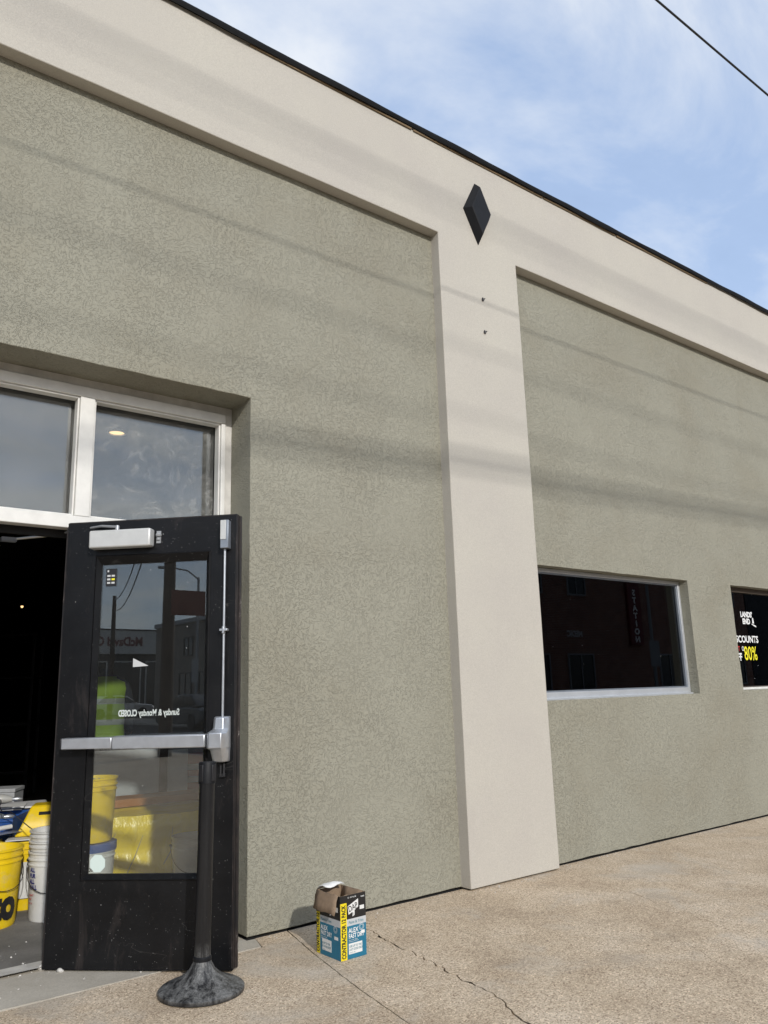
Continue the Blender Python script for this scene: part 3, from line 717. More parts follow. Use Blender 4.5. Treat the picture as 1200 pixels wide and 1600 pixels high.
# ceiling lights inside
li = 0
for (lx, ly, lab) in ((1.95, 1.79, 'lit round recessed ceiling lamp just inside the transom above the black door'), (2.13, 5.35, 'lit recessed ceiling lamp seen low through the left transom pane'), (2.22, 7.0, 'small lit recessed ceiling lamp farthest into the dark room above the doorway')):
    t = thing('ceiling_lamp', lab, 'ceiling light', (lx, ly, 3.2), 0, 'recessed lamps in the dark ceiling')
    b = BM(); lathe(b, [(.066, -.001), (.070, -.012), (.057, -.014), (.055, -.002)], 28, cap0=False, cap1=False); obj('trim_ring', b, 'trim', t, smooth=True)
    b = BM(); lathe(b, [(.054, -.003), (.054, -.006)], 28); obj('lamp_lens', b, 'lamp', t)

# ---------------------------------------------------------------- crowd-control post in front of the door
st = thing('stanchion', 'black metal queue post without a belt, plaster-smeared round base, in front of the door', 'stanchion', (1.635, -.515, 0))
b = BM(); lathe(b, [(.174, .0), (.180, .004), (.180, .018), (.174, .024), (.157, .032), (.120, .046), (.082, .066), (.055, .090), (.041, .115), (.036, .130)], 56); obj('base', b, 'stan', st, smooth=True)
b = BM(); lathe(b, [(.0345, .128), (.0345, .845)], 32); o = obj('post', b, 'stan', st, smooth=True)
b = BM(); lathe(b, [(.0385, .842), (.0385, .928), (.036, .934)], 32); o2 = obj('belt_head', b, 'blackpaint', st, smooth=True)
b = BM(); lathe(b, [(.0365, .122), (.040, .126), (.040, .138), (.0365, .142)], 32); obj('collar', b, 'blackpaint', st, smooth=True)
for k in range(4):
    b = BM(); Mb = Matrix.Rotation(R(90*k+20), 4, 'Z') @ Matrix.Translation((.0375, 0, .888)); boxm(b, Mb, .010, .024, .070); obj('belt_slot', b, 'darkmetal', st, bevel=.002)
st.rotation_euler = (0, R(.6), 0)

# ---------------------------------------------------------------- caulk carton
bx = thing('carton', 'teal, black and yellow twelve-pack carton with torn open flaps on the pavement', 'cardboard box', (2.290, -.606, 0.001), R(1))
CW, CD, CH = .150, .200, .278
b = BM()
t_ = .003
for (x0, x1, y0, y1) in ((0, CW, 0, t_), (0, CW, CD-t_, CD), (0, t_, t_, CD-t_), (CW-t_, CW, t_, CD-t_)): box(b, x0, x1, y0, y1, 0, CH)
box(b, t_, CW-t_, t_, CD-t_, 0, t_)
obj('shell', b, 'cardboard', bx)
def sheets(name, mat, rects):      # printed zones on front (-Y) and left (-X) faces
    for (face, u0, u1, z0, z1, lv) in rects:
        b = BM(); e = .0004+lv*.0004
        if face == 'F': box(b, u0, u1, -e, -.0001, z0, z1)
        elif face == 'L': box(b, -e, -.0001, CD-u1, CD-u0, z0, z1)
        else: box(b, CW+.0001, CW+e, u0, u1, z0, z1)
        obj(name, b, mat, bx)
F, L_ = 'F', 'L'
ys = .037
sheets('teal_print', 'cteal', [(F, ys, CW, 0, .142, 0), (L_, ys*.8, CD, 0, .142, 0), ('Rr', 0, CD, 0, .142, 0)])
sheets('grey_print', 'cgrey', [(F, ys, CW, .142, .172, 0), (L_, ys*.8, CD, .142, .172, 0), ('Rr', 0, CD, .142, .172, 0)])
sheets('black_print', 'cblack', [(F, ys, CW, .172, CH, 0), (F, 0, ys, .245, CH, 0), (L_, ys*.8, CD, .172, CH, 0), (L_, 0, ys*.8, .245, CH, 0), ('Rr', 0, CD, .172, CH, 0)])
sheets('yellow_print', 'cyell', [(F, .001, ys, 0, .245, 0), (L_, .001, ys*.8, 0, .245, 0)])
sheets('white_print', 'cwhite', [(F, .046, .125, .020, .066, 1), (L_, .048, .125, .022, .072, 1), (F, .114, .140, .205, .222, 1), (L_, .15, .18, .205, .226, 1), (F, .120, .141, .098, .112, 1), (L_, .150, .18, .084, .098, 1)])
def carton_face(tr, W_, x0):
    """print shared by both faces; tr maps a face-local (u,z) sheet to the carton"""
    RT = Matrix.Rotation(R(-90), 4, 'Y')
    blk = [("CONTRACTOR 12 PACK", tr @ tm(x0*.80, -.0012, .006, RT), .023, .655, .040, 'LEFT')]
    wh = [("ALEX", tr @ tm(x0+.009, -.0012, .112), .020, .86, .02, 'LEFT'), ("FAST DRY", tr @ tm(x0+.009, -.0012, .088), .020, .74, .02, 'LEFT'),
          ("Acrylic Latex Sealant", tr @ tm(x0+.009, -.0012, .079), .0045, 1, .0, 'LEFT'), ("Paintable in 20 Minutes", tr @ tm(x0+.009, -.0012, .072), .0045, 1, .0, 'LEFT'),
          ("12 - 10.1 FL OZ", tr @ tm(x0+.006, -.0012, CH-.014), .0055, 1, .02, 'LEFT'), ("TUBES", tr @ tm(W_-.030, -.0012, CH-.020), .0055, 1, .02, 'LEFT')]
    tl = [("Paint & Trim", tr @ tm(x0+.010, -.0012, .151), .0125, .98, .008, 'LEFT'), ("USE UP TO THE", tr @ tm(x0+.012, -.0016, .049), .0095, .78, .015, 'LEFT'), ("LAST GOOD DROP", tr @ tm(x0+.012, -.0016, .035), .0095, .70, .015, 'LEFT'), ("clean & easy", tr @ tm(x0+.012, -.0016, .025), .005, 1, 0, 'LEFT')]
    return blk, wh, tl
fb, fwt, ft = carton_face(Matrix.Identity(4), CW, ys)
LM = Matrix.Translation((0, CD, 0)) @ Matrix.Rotation(R(-90), 4, 'Z')
lb, lwt, ltx = carton_face(LM, CD*.9, ys*.8)
texts('black_lettering', fb+lb, 'ink', bx); texts('white_lettering', fwt+lwt, 'inkw', bx)
texts('teal_lettering', ft+ltx, 'teal', bx)
# white shield logo: tilted banner and small tab
for tr, s0 in ((Matrix.Identity(4), ys), (LM, ys*.8+.05)):
    b = BM()
    P = lambda x, z: tr @ Vector((x+s0, -.0009, z))
    def poly(pts, e):
        a = [b.verts.new(tr @ Vector((x+s0, -e, z))) for x, z in pts]; c = [b.verts.new(tr @ Vector((x+s0, -.0002, z))) for x, z in pts]
        b.faces.new(a); b.faces.new(c[::-1]); n = len(a)
        for i in range(n): j = (i+1) % n; b.faces.new((a[j], a[i], c[i], c[j]))
    poly([(.006, .229), (.068, .254), (.068, .219), (.046, .207), (.046, .186), (.034, .181), (.034, .201), (.011, .192)], .0010)
    obj('logo_banner', b, 'cwhite', bx)
    RZ = Matrix.Rotation(R(-16), 4, 'Y')
    texts('logo_lettering', [("DAP", tr @ tm(s0+.0135, -.0014, .2015, RZ), .027, .76, .014, 'LEFT'), ("D", tr @ tm(s0+.034, -.0014, .188), .009, .9, .0, 'LEFT')], 'ink', bx)
# round seal
for tr, u, z in ((Matrix.Identity(4), .122, .128), (LM, .160, .128)):
    b = BM()
    for (ra, rb_) in ((.0135, .0150), (.0085, .0100)):
        seg = 24
        for k in range(seg):
            a0, a1 = 2*PI*k/seg, 2*PI*(k+1)/seg
            b.faces.new([b.verts.new(tr @ Vector((u+q*math.cos(a_), -.0012, z+q*math.sin(a_)))) for q, a_ in ((ra, a0), (rb_, a0), (rb_, a1), (ra, a1))])
    obj('round_seal', b, 'inkw', bx)
# flaps: left one folded down outside, back one bent over and showing white, torn stub
def flap(name, mat, grid, th=.0025):
    b = BM(); n = len(grid[0]); V = [[b.verts.new(p) for p in row] for row in grid]
    for r_ in range(len(V)-1):
        for c_ in range(n-1): b.faces.new((V[r_][c_], V[r_][c_+1], V[r_+1][c_+1], V[r_+1][c_]))
    o = obj(name, b, mat, bx, smooth=True); s = o.modifiers.new('solidify', 'SOLIDIFY'); s.thickness = th; s.offset = 0; return o
g = []
for (dx_, z_) in ((0.0, CH), (-.004, CH+.001), (-.014, CH-.022), (-.024, CH-.049), (-.033, CH-.076)):
    g.append([(dx_+.002*math.sin(k*1.7), .012+k*(CD-.02)/5-(0.010 if z_ < CH-.03 else 0), z_+.003*math.sin(k*2+dx_*60)) for k in range(6)])
flap('side_flap', 'cardboard', g)
g = []
for (dy_, z_) in ((0, CH), (-.018, CH+.022), (-.050, CH+.030), (-.080, CH+.022)):
    g.append([(.004+k*(CW-.02)/5*(1 if dy_ > -.03 else .86), CD+dy_-.004*math.sin(k), z_+.005*math.sin(k*1.3+dy_*40)) for k in range(6)])
flap('back_flap', 'cwhite', g)
g = []
for (dx_, z_) in ((0, CH), (-.010, CH-.030), (-.016, CH-.062)):
    g.append([(CW+dx_-.003, .02+k*(CD-.05)/4, z_+.003*math.sin(k*2.2)) for k in range(5)])
flap('inner_flap', 'cardboard', g)
g = []
for (dy_, z_) in ((.003, CH-.002), (.022, CH-.030), (.034, CH-.060)):
    g.append([(.010+k*(CW-.03)/4, dy_, z_+.004*math.sin(k*1.9)) for k in range(5)])
flap('inner_flap', 'cardboard', g)

# ---------------------------------------------------------------- pails and clutter in the doorway
def bend_text(items, r):
    """items built around x=0 on a flat sheet; wraps them on a cylinder of radius r, x=0 facing -Y"""
    bm = text_bm(items); bmesh.ops.triangulate(bm, faces=bm.faces)
    for _ in range(2):
        es = [e for e in bm.edges if abs(e.verts[0].co.x-e.verts[1].co.x) > .012]
        if es: bmesh.ops.subdivide_edges(bm, edges=es, cuts=1); bmesh.ops.triangulate(bm, faces=[f for f in bm.faces if len(f.verts) > 3])
    for v in bm.verts:
        a = v.co.x/r; rr = r+.0018; v.co = Vector((rr*math.sin(a), -rr*math.cos(a), v.co.z))
    return bm
def pail(label, loc, rotz, mat, r=.150, h=.37, fill=None, nest=0, band=None, group='plastic pails in the doorway', handle=True, text=None, lidmat=None, labelsheet=None):
    t = thing('pail', label, 'bucket', loc, rotz, group)
    rb_ = r*.90
    prof = [(rb_*.97, 0), (rb_, .012), (r*.985, h-.075), (r*1.02, h-.073), (r*1.02, h-.066), (r*.99, h-.064), (r*.99, h-.046), (r*1.04, h-.044), (r*1.04, h-.036), (r*1.0, h-.034), (r*1.0, h-.012), (r*1.045, h-.010), (r*1.045, h), (r*.99, h), (r*.965, h-.02), (r*.95, h-.06)]
    b = BM(); lathe(b, prof, 48, cap1=False if fill is None else False)
    obj('body', b, mat, t, smooth=True)
    b = BM(); lathe(b, [(r*.95, h-.075), (r*.9, h-.062), (r*.5, h-.055 if fill else h-.058), (.01, h-.05)], 32)
    obj('contents' if fill else 'inner_floor', b, fill or mat, t, smooth=True)
    z = h
    for k in range(nest):
        b = BM(); z0 = h+k*.055
        lathe(b, [(r*.97, z0+.001), (r*.985, z0+.020), (r*1.03, z0+.022), (r*1.03, z0+.030), (r*.99, z0+.032), (r*.99, z0+.046), (r*1.045, z0+.047), (r*1.045, z0+.055), (r*.95, z0+.055), (r*.93, z0+.01)], 48); obj('nested_rim', b, mat, t, smooth=True)
    if lidmat:
        b = BM(); lathe(b, [(r*1.05, h-.038), (r*1.06, h-.030), (r*1.06, h+.006), (r*1.0, h+.010), (r*.98, h+.003), (.01, h+.002)], 48); obj('lid', b, lidmat, t, smooth=True)
    if handle:
        b = BM(); pts = []
        for k in range(15):
            a = PI*k/14; pts.append((r*1.06*math.cos(a), -r*1.06*math.sin(a)*.98-.004, h-.06-.15*math.sin(a)))
        tube(b, pts, .0022, 6); lathe(b, [(.012, -.006), (.012, .006)], 10, (r*1.04, 0, h-.055)); lathe(b, [(.012, -.006), (.012, .006)], 10, (-r*1.04, 0, h-.055)); obj('wire_handle', b, 'darkmetal', t, smooth=True)
    rt_ = r*.955
    if labelsheet:
        z0, z1, a0, a1, mm = labelsheet; b = BM(); n = 16; V = []
        for k in range(n+1):
            a = R(a0+(a1-a0)*k/n); V.append([b.verts.new(((r*1.0+.0012)*math.sin(a), -(r*1.0+.0012)*math.cos(a), z)) for z in (z0, z1)])
        for p, q in zip(V, V[1:]): b.faces.new((p[0], q[0], q[1], p[1]))
        obj('paper_label', b, mm, t, smooth=True)
    for (items, mm, rad) in (text or []):
        obj('lettering', bend_text(items, rad), mm, t)
    return t
FZ = .0205
# facing angle: rotate so local -Y looks at the camera
def face(x, y): return math.atan2(x-0, y+3.96)*-1
x_, y_ = 1.152, 1.19
pail('yellow pail with large black lettering and grey dried mix in it, nearest the open doorway', (x_, y_, FZ), face(x_, y_)+R(34), 'yellow', .160, .405, 'mud', handle=True,
     text=[([("sto", tm(-.145, 0, .055), .150, .80, .055, 'LEFT')], 'ink', .1535), ([("R", tm(.118, 0, .245), .010, 1, .02, 'LEFT')], 'ink', .157)])
x_, y_ = 1.42, 1.52
pail('yellow pail with a pale paper label, behind the lettered yellow pail', (x_, y_, FZ), face(x_, y_), 'yellow', .150, .385, None, handle=False, labelsheet=(.07, .27, -70, 40, 'whitep'),
     text=[([("~~~~ ~~ ~~~", tm(-.10, 0, .22-.02*k), .006, 1, 0, 'LEFT') for k in range(6)], 'inkgrey', .1525)])
x_, y_ = 1.485, 1.13
pail('stack of nested white pails with blue and red lettering, beside the door edge', (x_, y_, FZ), face(x_, y_)-R(14), 'whitep', .142, .365, None, nest=2, handle=True,
     text=[([("ALL", tm(-.125, 0, .262), .022, .85, .06, 'LEFT'), ("PUR", tm(-.125, 0, .232), .022, .85, .06, 'LEFT'), ("ALL", tm(-.125, 0, .202), .022, .85, .06, 'LEFT'), ("WALL", tm(-.125, 0, .172), .022, .75, .06, 'LEFT')], 'inkblue', .1395), ([("JOINT", tm(-.125, 0, .135), .011, 1, .02, 'LEFT'), ("MIX", tm(-.125, 0, .115), .011, 1, .02, 'LEFT'), ("NET 62", tm(-.125, 0, .095), .008, 1, .02, 'LEFT')], 'inkred', .138)])
x_, y_ = 1.675, 1.12
pail('white pail with blue rim, under the yellow pail seen through the door glass', (x_, y_, FZ), face(x_, y_), 'whitep', .145, .37, None, handle=False, lidmat='bluelid',
     text=[([("ALL", tm(.03, 0, .262), .020, .8, .06, 'LEFT'), ("PURPOSE", tm(-.05, 0, .236), .018, .8, .05, 'LEFT'), ("joint compound", tm(-.04, 0, .21), .012, 1, 0.02, 'LEFT'), ("ready mixed", tm(-.04, 0, .19), .012, 1, .02, 'LEFT')], 'ink', .1395)])
pail('yellow pail topped with grey rubble, standing on the white pail with blue rim', (x_-.005, y_+.005, FZ+.383), face(x_, y_)-R(10), 'yellow', .145, .36, 'mud', handle=False,
     text=[([("sto", tm(-.155, 0, .075), .135, .78, .055, 'LEFT')], 'ink', .139)])
b = BM(); rnd = random.Random(11)
for k in range(110):
    a, q = rnd.uniform(0, 2*PI), .13*math.sqrt(rnd.random()); s = rnd.uniform(.008, .022)
    Mb = Matrix.Translation((x_+q*math.cos(a), y_+q*math.sin(a), FZ+.383+.325+rnd.uniform(-.01, .028)*(1-q/.16))) @ Matrix.Rotation(rnd.uniform(0, 6), 4, (rnd.random(), rnd.random(), 1)); boxm(b, Mb, s, s*.8, s*.5)
o = obj('rubble', b, 'mud'); o['kind'] = 'stuff'; o['label'] = 'grey plaster rubble heaped in the top yellow pail behind the glass'; o['category'] = 'rubble'
x_, y_ = 2.40, 1.25
pail('dusty grey-white pail standing alone behind the right side of the door glass', (x_, y_, FZ), face(x_, y_), 'greyp', .140, .31, None, handle=True, lidmat=None)
# yellow wrapped stack behind the glass
t = thing('wrapped_sack_stack', 'low stack of sacks wrapped in yellow plastic film, behind the door glass', 'wrapped sacks', (2.36, 1.80, FZ), R(-6))
b = BM(); box(b, -.62, .80, -.24, .34, 0, .42); bmesh.ops.subdivide_edges(b, edges=b.edges, cuts=22, use_grid_fill=True)
for v in b.verts:
    p = v.co.copy(); n = noise.noise(p*5)*.022+noise.noise(p*14)*.008
    v.co += Vector((0, n-.02*math.sin(p.z*22) if p.y < 0 else n, n*.8))
obj('film', b, 'ysheet', t, smooth=True)
b = BM()
for k in range(6): 
    x0 = -.5+k*.22; tube(b, [(x0, -.262, .03), (x0+.05+.02*k, -.268, .18), (x0+.16-.03*k, -.258, .33)], [.001, .003, .001], 5)
obj('film_crease', b, 'clear', t, smooth=True)
# plank on top, boards and red case farther back
b = BM(); box(b, -.55, .75, -.05, .20, 0, .055); tag(obj('timber_plank', b, 'orange', None, (2.47, 2.05, FZ+.432), R(-6), bevel=.004), 'brown timber plank lying on the yellow wrapped sacks', 'plank')
b = BM(); box(b, 0, .62, 0, .02, 0, .80); tag(obj('grey_panel', b, 'grboard', None, (2.08, 2.72, FZ), R(-25), bevel=.002), 'wide plain grey panel standing behind the yellow sacks', 'panel')
b = BM(); box(b, 0, .16, 0, .03, 0, .78); tag(obj('grey_panel', b, 'grboard', None, (2.74, 2.52, FZ), R(-25), bevel=.002), 'narrow grey panel strip standing to the right of the wide one', 'panel')
t = thing('tool_chest', 'red tool chest with grey drawer band, behind the right side of the door glass', 'tool chest', (3.08, 2.75, FZ), R(-28))
b = BM(); box(b, -.16, .34, -.2, .2, .05, .74); obj('case', b, 'red', t, bevel=.01)
for z in (.50, .60): 
    b = BM(); box(b, -.15, .33, -.212, -.201, z, z+.05); obj('drawer_front', b, 'greymetal', t, bevel=.003)
for sx in (-.12, .30): 
    b = BM(); box(b, sx-.02, sx+.02, -.15, .15, 0, .049); obj('foot', b, 'rubber', t)
# blue crate, white boards, yellow caddy, tools
t = thing('crate', 'blue ribbed plastic crate holding tools, behind the yellow pails', 'crate', (1.22, 1.88, FZ), R(-30))
b = BM(); z1 = .50
for (x0, x1, y0, y1) in ((-.38, .26, -.2, -.19), (-.38, .26, .19, .2), (-.38, -.37, -.19, .19), (.25, .26, -.19, .19)): box(b, x0, x1, y0, y1, 0, z1)
box(b, -.37, .25, -.19, .19, .44, .45); obj('shell', b, 'bluelid', t)
for z in (.40, .44, .48):
    b = BM(); box(b, -.385, .265, -.208, -.2005, z, z+.012); obj('rib', b, 'bluelid', t, bevel=.002)
b = BM(); box(b, -.60, .20, -.14, .18, 0, .012); tag(obj('white_board', b, 'board', None, (1.49, 2.12, FZ+.505), R(-12), bevel=.001), 'white offcut board lying flat across the back of the blue crate', 'board')
b = BM(); box(b, -.3, .13, -.1, .1, 0, .008); tag(obj('white_board', b, 'cwhite', None, (1.40, 2.04, FZ+.519), R(-20), bevel=.001), 'smaller bright white card lying on top of the offcut board', 'board')
# caddy: sloped yellow scoop with a hand hole
t = thing('caddy', 'yellow plastic scoop-shaped caddy with a hand hole, on the white card beside the door edge', 'caddy', (1.50, 1.56, FZ+.395), R(-22))
b = BM()
def rect(x0, x1, z, y0, y1): return [(x0, y0, z), (x1, y0, z), (x1, y1, z), (x0, y1, z)]
loft(b, [rect(-.13, .17, 0, -.10, .10), rect(-.10, .17, .05, -.10, .12), rect(-.07, .18, .12, -.06, .14), rect(-.05, .18, .17, -.02, .15)])
obj('body', b, 'yellow', t, bevel=.012, bseg=3)
b = BM(); Mb = Matrix.Translation((.06, -.057, .126)) @ Matrix.Rotation(R(-38), 4, 'X'); boxm(b, Mb, .12, .004, .022); obj('hand_hole', b, 'darkmetal', t, bevel=.0015)
b = BM(); box(b, -.14, .12, -.13, .14, 0, .006); tag(obj('white_card', b, 'board', None, (1.46, 1.52, FZ+.387), R(-22)), 'white card laid on the rim of the labelled yellow pail', 'card')
def drill(loc, rz, label, m1):
    t = thing('power_tool', label, 'power tool', loc, rz)
    b = BM(); tube(b, [(-.12, 0, .03), (-.06, 0, .034), (.03, 0, .036), (.07, 0, .034), (.11, 0, .03)], [.022, .030, .032, .028, .016], 14); obj('motor_body', b, m1, t, smooth=True)
    b = BM(); tube(b, [(.02, 0, .03), (.035, -.05, .022), (.03, -.11, .018)], [.02, .018, .02], 10); obj('grip', b, 'darkmetal', t, smooth=True)
    b = BM(); lathe(b, [(.010, 0), (.014, .02), (.014, .04), (.004, .06)], 10, (0, 0, 0))
    for v in b.verts: v.co = Vector((.11+v.co.z, v.co.y, .03+v.co.x))
    obj('chuck', b, 'steel', t, smooth=True); return t
drill((1.27, 1.78, FZ+.565), R(-15), 'grey power tool with yellow ring lying at the top of the blue crate', 'greyp')
drill((1.20, 1.66, FZ+.475), R(-5), 'silver-grey power tool lying lower, at the front edge of the blue crate', 'greymetal')
t = thing('hawk_trowel', 'flat steel trowel with pale handle lying in front of the blue crate', 'trowel', (1.27, 1.50, FZ+.43), R(20))
b = BM(); box(b, -.16, .10, -.05, .05, 0, .0015); obj('blade', b, 'steel', t)
b = BM(); tube(b, [(-.10, 0, .03), (.06, 0, .032)], .013, 10); tube(b, [(-.02, 0, .0), (-.02, 0, .03)], .006, 8); obj('handle', b, 'whitep', t, smooth=True)
b = BM(); pts = []
for k in range(30):
    a = k/29; pts.append((1.18+.25*a+.03*math.sin(a*9), 1.72-.55*a, FZ+.60-.20*a*a+.02*math.sin(a*14)))
tube(b, pts, .003, 6); tag(obj('loose_cable', b, 'cable', smooth=True), 'thin black cable trailing from the tools over the yellow pail', 'cable')
# tall support under the crate tools; dim carton further in
t = thing('compound_box', 'dim grey-white box standing far inside the dark room, left of the door', 'box', (1.64, 3.3, FZ), R(-30))
b = BM(); box(b, -.25, .16, -.12, .12, 0, .50); obj('shell', b, 'grboard', t, bevel=.006)
b = BM(); box(b, -.255, .165, -.125, .125, .501, .53); obj('lid', b, 'grboard', t, bevel=.004)
# dim things in the dark room
t = thing('shelving_unit', 'bare steel shelving unit barely visible deep in the dark room', 'shelf', (2.2, 8.0, FZ), R(-30))
for (ax, ay) in ((-.9, -.2), (.9, -.2), (-.9, .2), (.9, .2)):
    b = BM(); box(b, ax-.02, ax+.02, ay-.02, ay+.02, 0, 2.1); obj('post', b, 'darkmetal', t)
for z in (.3, .9, 1.5, 2.06):
    b = BM(); box(b, -.92, .92, -.22, .22, z, z+.03); obj('shelf', b, 'darkmetal', t)
hl = t = thing('hanging_lamp', 'tiny lit lamp hanging far back in the dark room', 'ceiling light', (3.31, 10.0, 2.76))
b = BM(); tube(b, [(0, 0, .03), (0, 0, .44)], .008, 6); obj('rod', b, 'darkmetal', t, smooth=True)
b = BM(); lathe(b, [(.02, .04), (.07, .0), (.066, .0), (.016, .035)], 20, cap0=False, cap1=False); obj('lamp_shade', b, 'darkmetal', t, smooth=True)
b = BM(); lathe(b, [(.03, .01), (.045, -.01), (.02, -.03)], 16); obj('bulb', b, 'lamp', t, smooth=True)
hl.scale = (.5, .5, 1)
# crumbs at the threshold
b = BM(); rnd = random.Random(5)
for k in range(150):
    x = rnd.uniform(.6, 1.75); y = rnd.gauss(.30, .035) if k % 3 else rnd.uniform(-.1, .8); s = rnd.uniform(.001, .0045)*(1.8 if rnd.random() < .05 else 1)
    z0 = .0205 if y > .325 else .003
    Mb = Matrix.Translation((x, y, z0+s*.3)) @ Matrix.Rotation(rnd.uniform(0, 6), 4, (rnd.random(), rnd.random(), 1)); boxm(b, Mb, s*2, s*1.5, s)
for k in range(150):      # chips along the foot of the wall
    x = rnd.uniform(2.2, 8); y = -abs(rnd.gauss(0, .05))-.01-(.09 if 3.6 < x < 4.47 else 0); s = rnd.uniform(.001, .0035)
    Mb = Matrix.Translation((x, y, s*.4)) @ Matrix.Rotation(rnd.uniform(0, 6), 4, (rnd.random(), rnd.random(), 1)); boxm(b, Mb, s*2, s*1.5, s)
o = obj('plaster_crumbs', b, 'crumb'); o['kind'] = 'stuff'; o['label'] = 'white plaster crumbs scattered at the threshold and foot of the wall'; o['category'] = 'debris'
for (cx_, cy_, s, lab) in ((1.255, .17, .016, 'small white lump of plaster beside the lower hinge corner of the door'), (1.20, .262, .021, 'larger pale lump of plaster on the threshold left of the door')):
    b = BM(); bmesh.ops.create_icosphere(b, subdivisions=2, radius=s)
    for v in b.verts: v.co *= 1+.35*noise.noise(v.co*60); v.co.z *= .7
    tag(obj('plaster_lump', b, 'crumb', None, (cx_, cy_, s*.55), smooth=True), lab, 'plaster lump', 'plaster lumps at the door')

# worker inside, seen from behind through the glass
def person(loc, rz):
    t = thing('person', 'person in a yellow-green safety vest seen from behind, inside past the door glass', 'person', loc, rz)
    J = {'pel': ((0, 0, .95), .15, .11), 'wai': ((0, 0, 1.08), .14, .10), 'che': ((0, .01, 1.30), .165, .115), 'shc': ((0, 0, 1.42), .11, .085), 'nec': ((0, .005, 1.50), .055, .055), 'chin': ((0, .02, 1.57), .062, .07), 'head': ((0, .03, 1.66), .077, .095), 'top': ((0, .02, 1.74), .045, .055)}
    E_ = [('pel', 'wai'), ('wai', 'che'), ('che', 'shc'), ('shc', 'nec'), ('nec', 'chin'), ('chin', 'head'), ('head', 'top')]
    for s, n in ((1, 'r'), (-1, 'l')):
        J['sh'+n] = ((.185*s, 0, 1.41), .062, .062); J['el'+n] = ((.25*s, .0, 1.13), .043, .043); J['wr'+n] = ((.22*s, .17, .98), .030, .028); J['ha'+n] = ((.19*s, .26, .97), .036, .022)
        J['hi'+n] = ((.095*s, 0, .88), .095, .10); J['kn'+n] = ((.11*s, .02, .50), .058, .060); J['an'+n] = ((.12*s, -.01, .09), .042, .045); J['to'+n] = ((.13*s, .15, .04), .040, .030)
        E_ += [('shc', 'sh'+n), ('sh'+n, 'el'+n), ('el'+n, 'wr'+n), ('wr'+n, 'ha'+n), ('pel', 'hi'+n), ('hi'+n, 'kn'+n), ('kn'+n, 'an'+n), ('an'+n, 'to'+n)]
    keys = list(J); me = bpy.data.meshes.new('body'); me.from_pydata([J[k][0] for k in keys], [(keys.index(a), keys.index(c)) for a, c in E_], [])
    o = bpy.data.objects.new('body', me); C.objects.link(o); o.parent = t; me.materials.append(mt['cloth'])
    sk_ = o.modifiers.new('skin', 'SKIN'); ss = o.modifiers.new('sub', 'SUBSURF'); ss.levels = 2; ss.render_levels = 2
    for i, k in enumerate(keys): me.skin_vertices[0].data[i].radius = (J[k][1], J[k][2])
    me.skin_vertices[0].data[0].use_root = True
    def ell(a, b_, z, y=0, n=24): return [(a*math.cos(2*PI*k/n), y+b_*math.sin(2*PI*k/n), z) for k in range(n)]
    b = BM(); loft(b, [ell(.205, .150, .86), ell(.190, .145, 1.02), ell(.200, .150, 1.22), ell(.225, .150, 1.36), ell(.215, .120, 1.42), ell(.12, .085, 1.475)]); obj('vest', b, 'vest', t, smooth=True)
    b = BM(); loft(b, [ell(.193, .149, 1.03), ell(.196, .151, 1.08)]); loft(b, [ell(.2035, .154, 1.22), ell(.2085, .155, 1.27)]); obj('reflective_band', b, 'reflb', t, smooth=True)
    b = BM(); loft(b, [ell(.062, .06, 1.55, -.01), ell(.085, .098, 1.62, .0), ell(.09, .108, 1.68, .005), ell(.078, .095, 1.745, .01), ell(.04, .05, 1.78, .012)]); obj('hair', b, 'hair', t, smooth=True)
    for s in (1, -1):
        b = BM()
        for k in range(4): tube(b, [(s*.18-.022+k*.015, .27, .965), (s*.178-.022+k*.015, .315, .955), (s*.175-.02+k*.013, .335-.004*abs(k-1.5), .925)], [.009, .008, .006], 8)
        tube(b, [(s*.155, .25, .97), (s*.135, .285, .96), (s*.14, .31, .945)], [.011, .009, .007], 8)
        obj('fingers', b, 'skin', t, smooth=True)
    return t
pp = person((2.50, 3.42, FZ), R(-32)); pp.scale = (.95, .95, .95)

# ---------------------------------------------------------------- street behind the camera (seen in the glass, casting the cable shadows)
WY = -5.9
poles = [(-11.2, WY, 9.0), (24.5, WY, 9.0)]
for i, (px0, py0, h_) in enumerate(poles):
    t = thing('utility_pole', ['dark wooden utility pole with a rust-red sign, reflected in the door glass', 'dark wooden utility pole farther along the kerb to the right'][i], 'utility pole', (px0, py0, -.02), 0, 'utility poles along the kerb')
    b = BM(); lathe(b, [(.15, 0), (.135, 2.5), (.12, 5.5), (.10, h_)], 16); obj('shaft', b, 'creos', t, smooth=True)
    b = BM(); box(b, -.06, .06, -1.1, 1.1, h_-.75, h_-.62); obj('crossarm', b, 'creos', t, bevel=.006)
    for yy in (-1.0, -.5, .5, 1.0):
        b = BM(); lathe(b, [(.02, 0), (.045, .02), (.03, .05), (.045, .08), (.02, .12)], 10, (0, yy, h_-.62)); obj('insulator', b, 'ceram', t, smooth=True)
    if i == 0:
        b = BM(); box(b, .16, .20, -.78, .02, 3.0, 3.55); obj('sign_panel', b, 'redsign', t)
        b = BM(); tube(b, [(.1, 0, 3.15), (.18, -.05, 3.15)], .015, 8); tube(b, [(.1, 0, 3.45), (.18, -.05, 3.45)], .015, 8); obj('sign_bracket', b, 'darkmetal', t)
def wire(label, z0, slope, r, y=WY, x0=-11.2, x1=24.5, curv=0.0, ext=30):
    b = BM(); pts = []; n = 60
    for k in range(n+1):
        x = (x0-ext)+(x1-x0+2*ext)*k/n; pts.append((x, y, z0+slope*(x-4.)*max(0, 1-abs(x-4)/60)+curv*(x-4)**2))
    tube(b, pts, r, 8); return tag(obj('overhead_wire', b, 'cable', smooth=True), label, 'cable', 'overhead cables along the street')
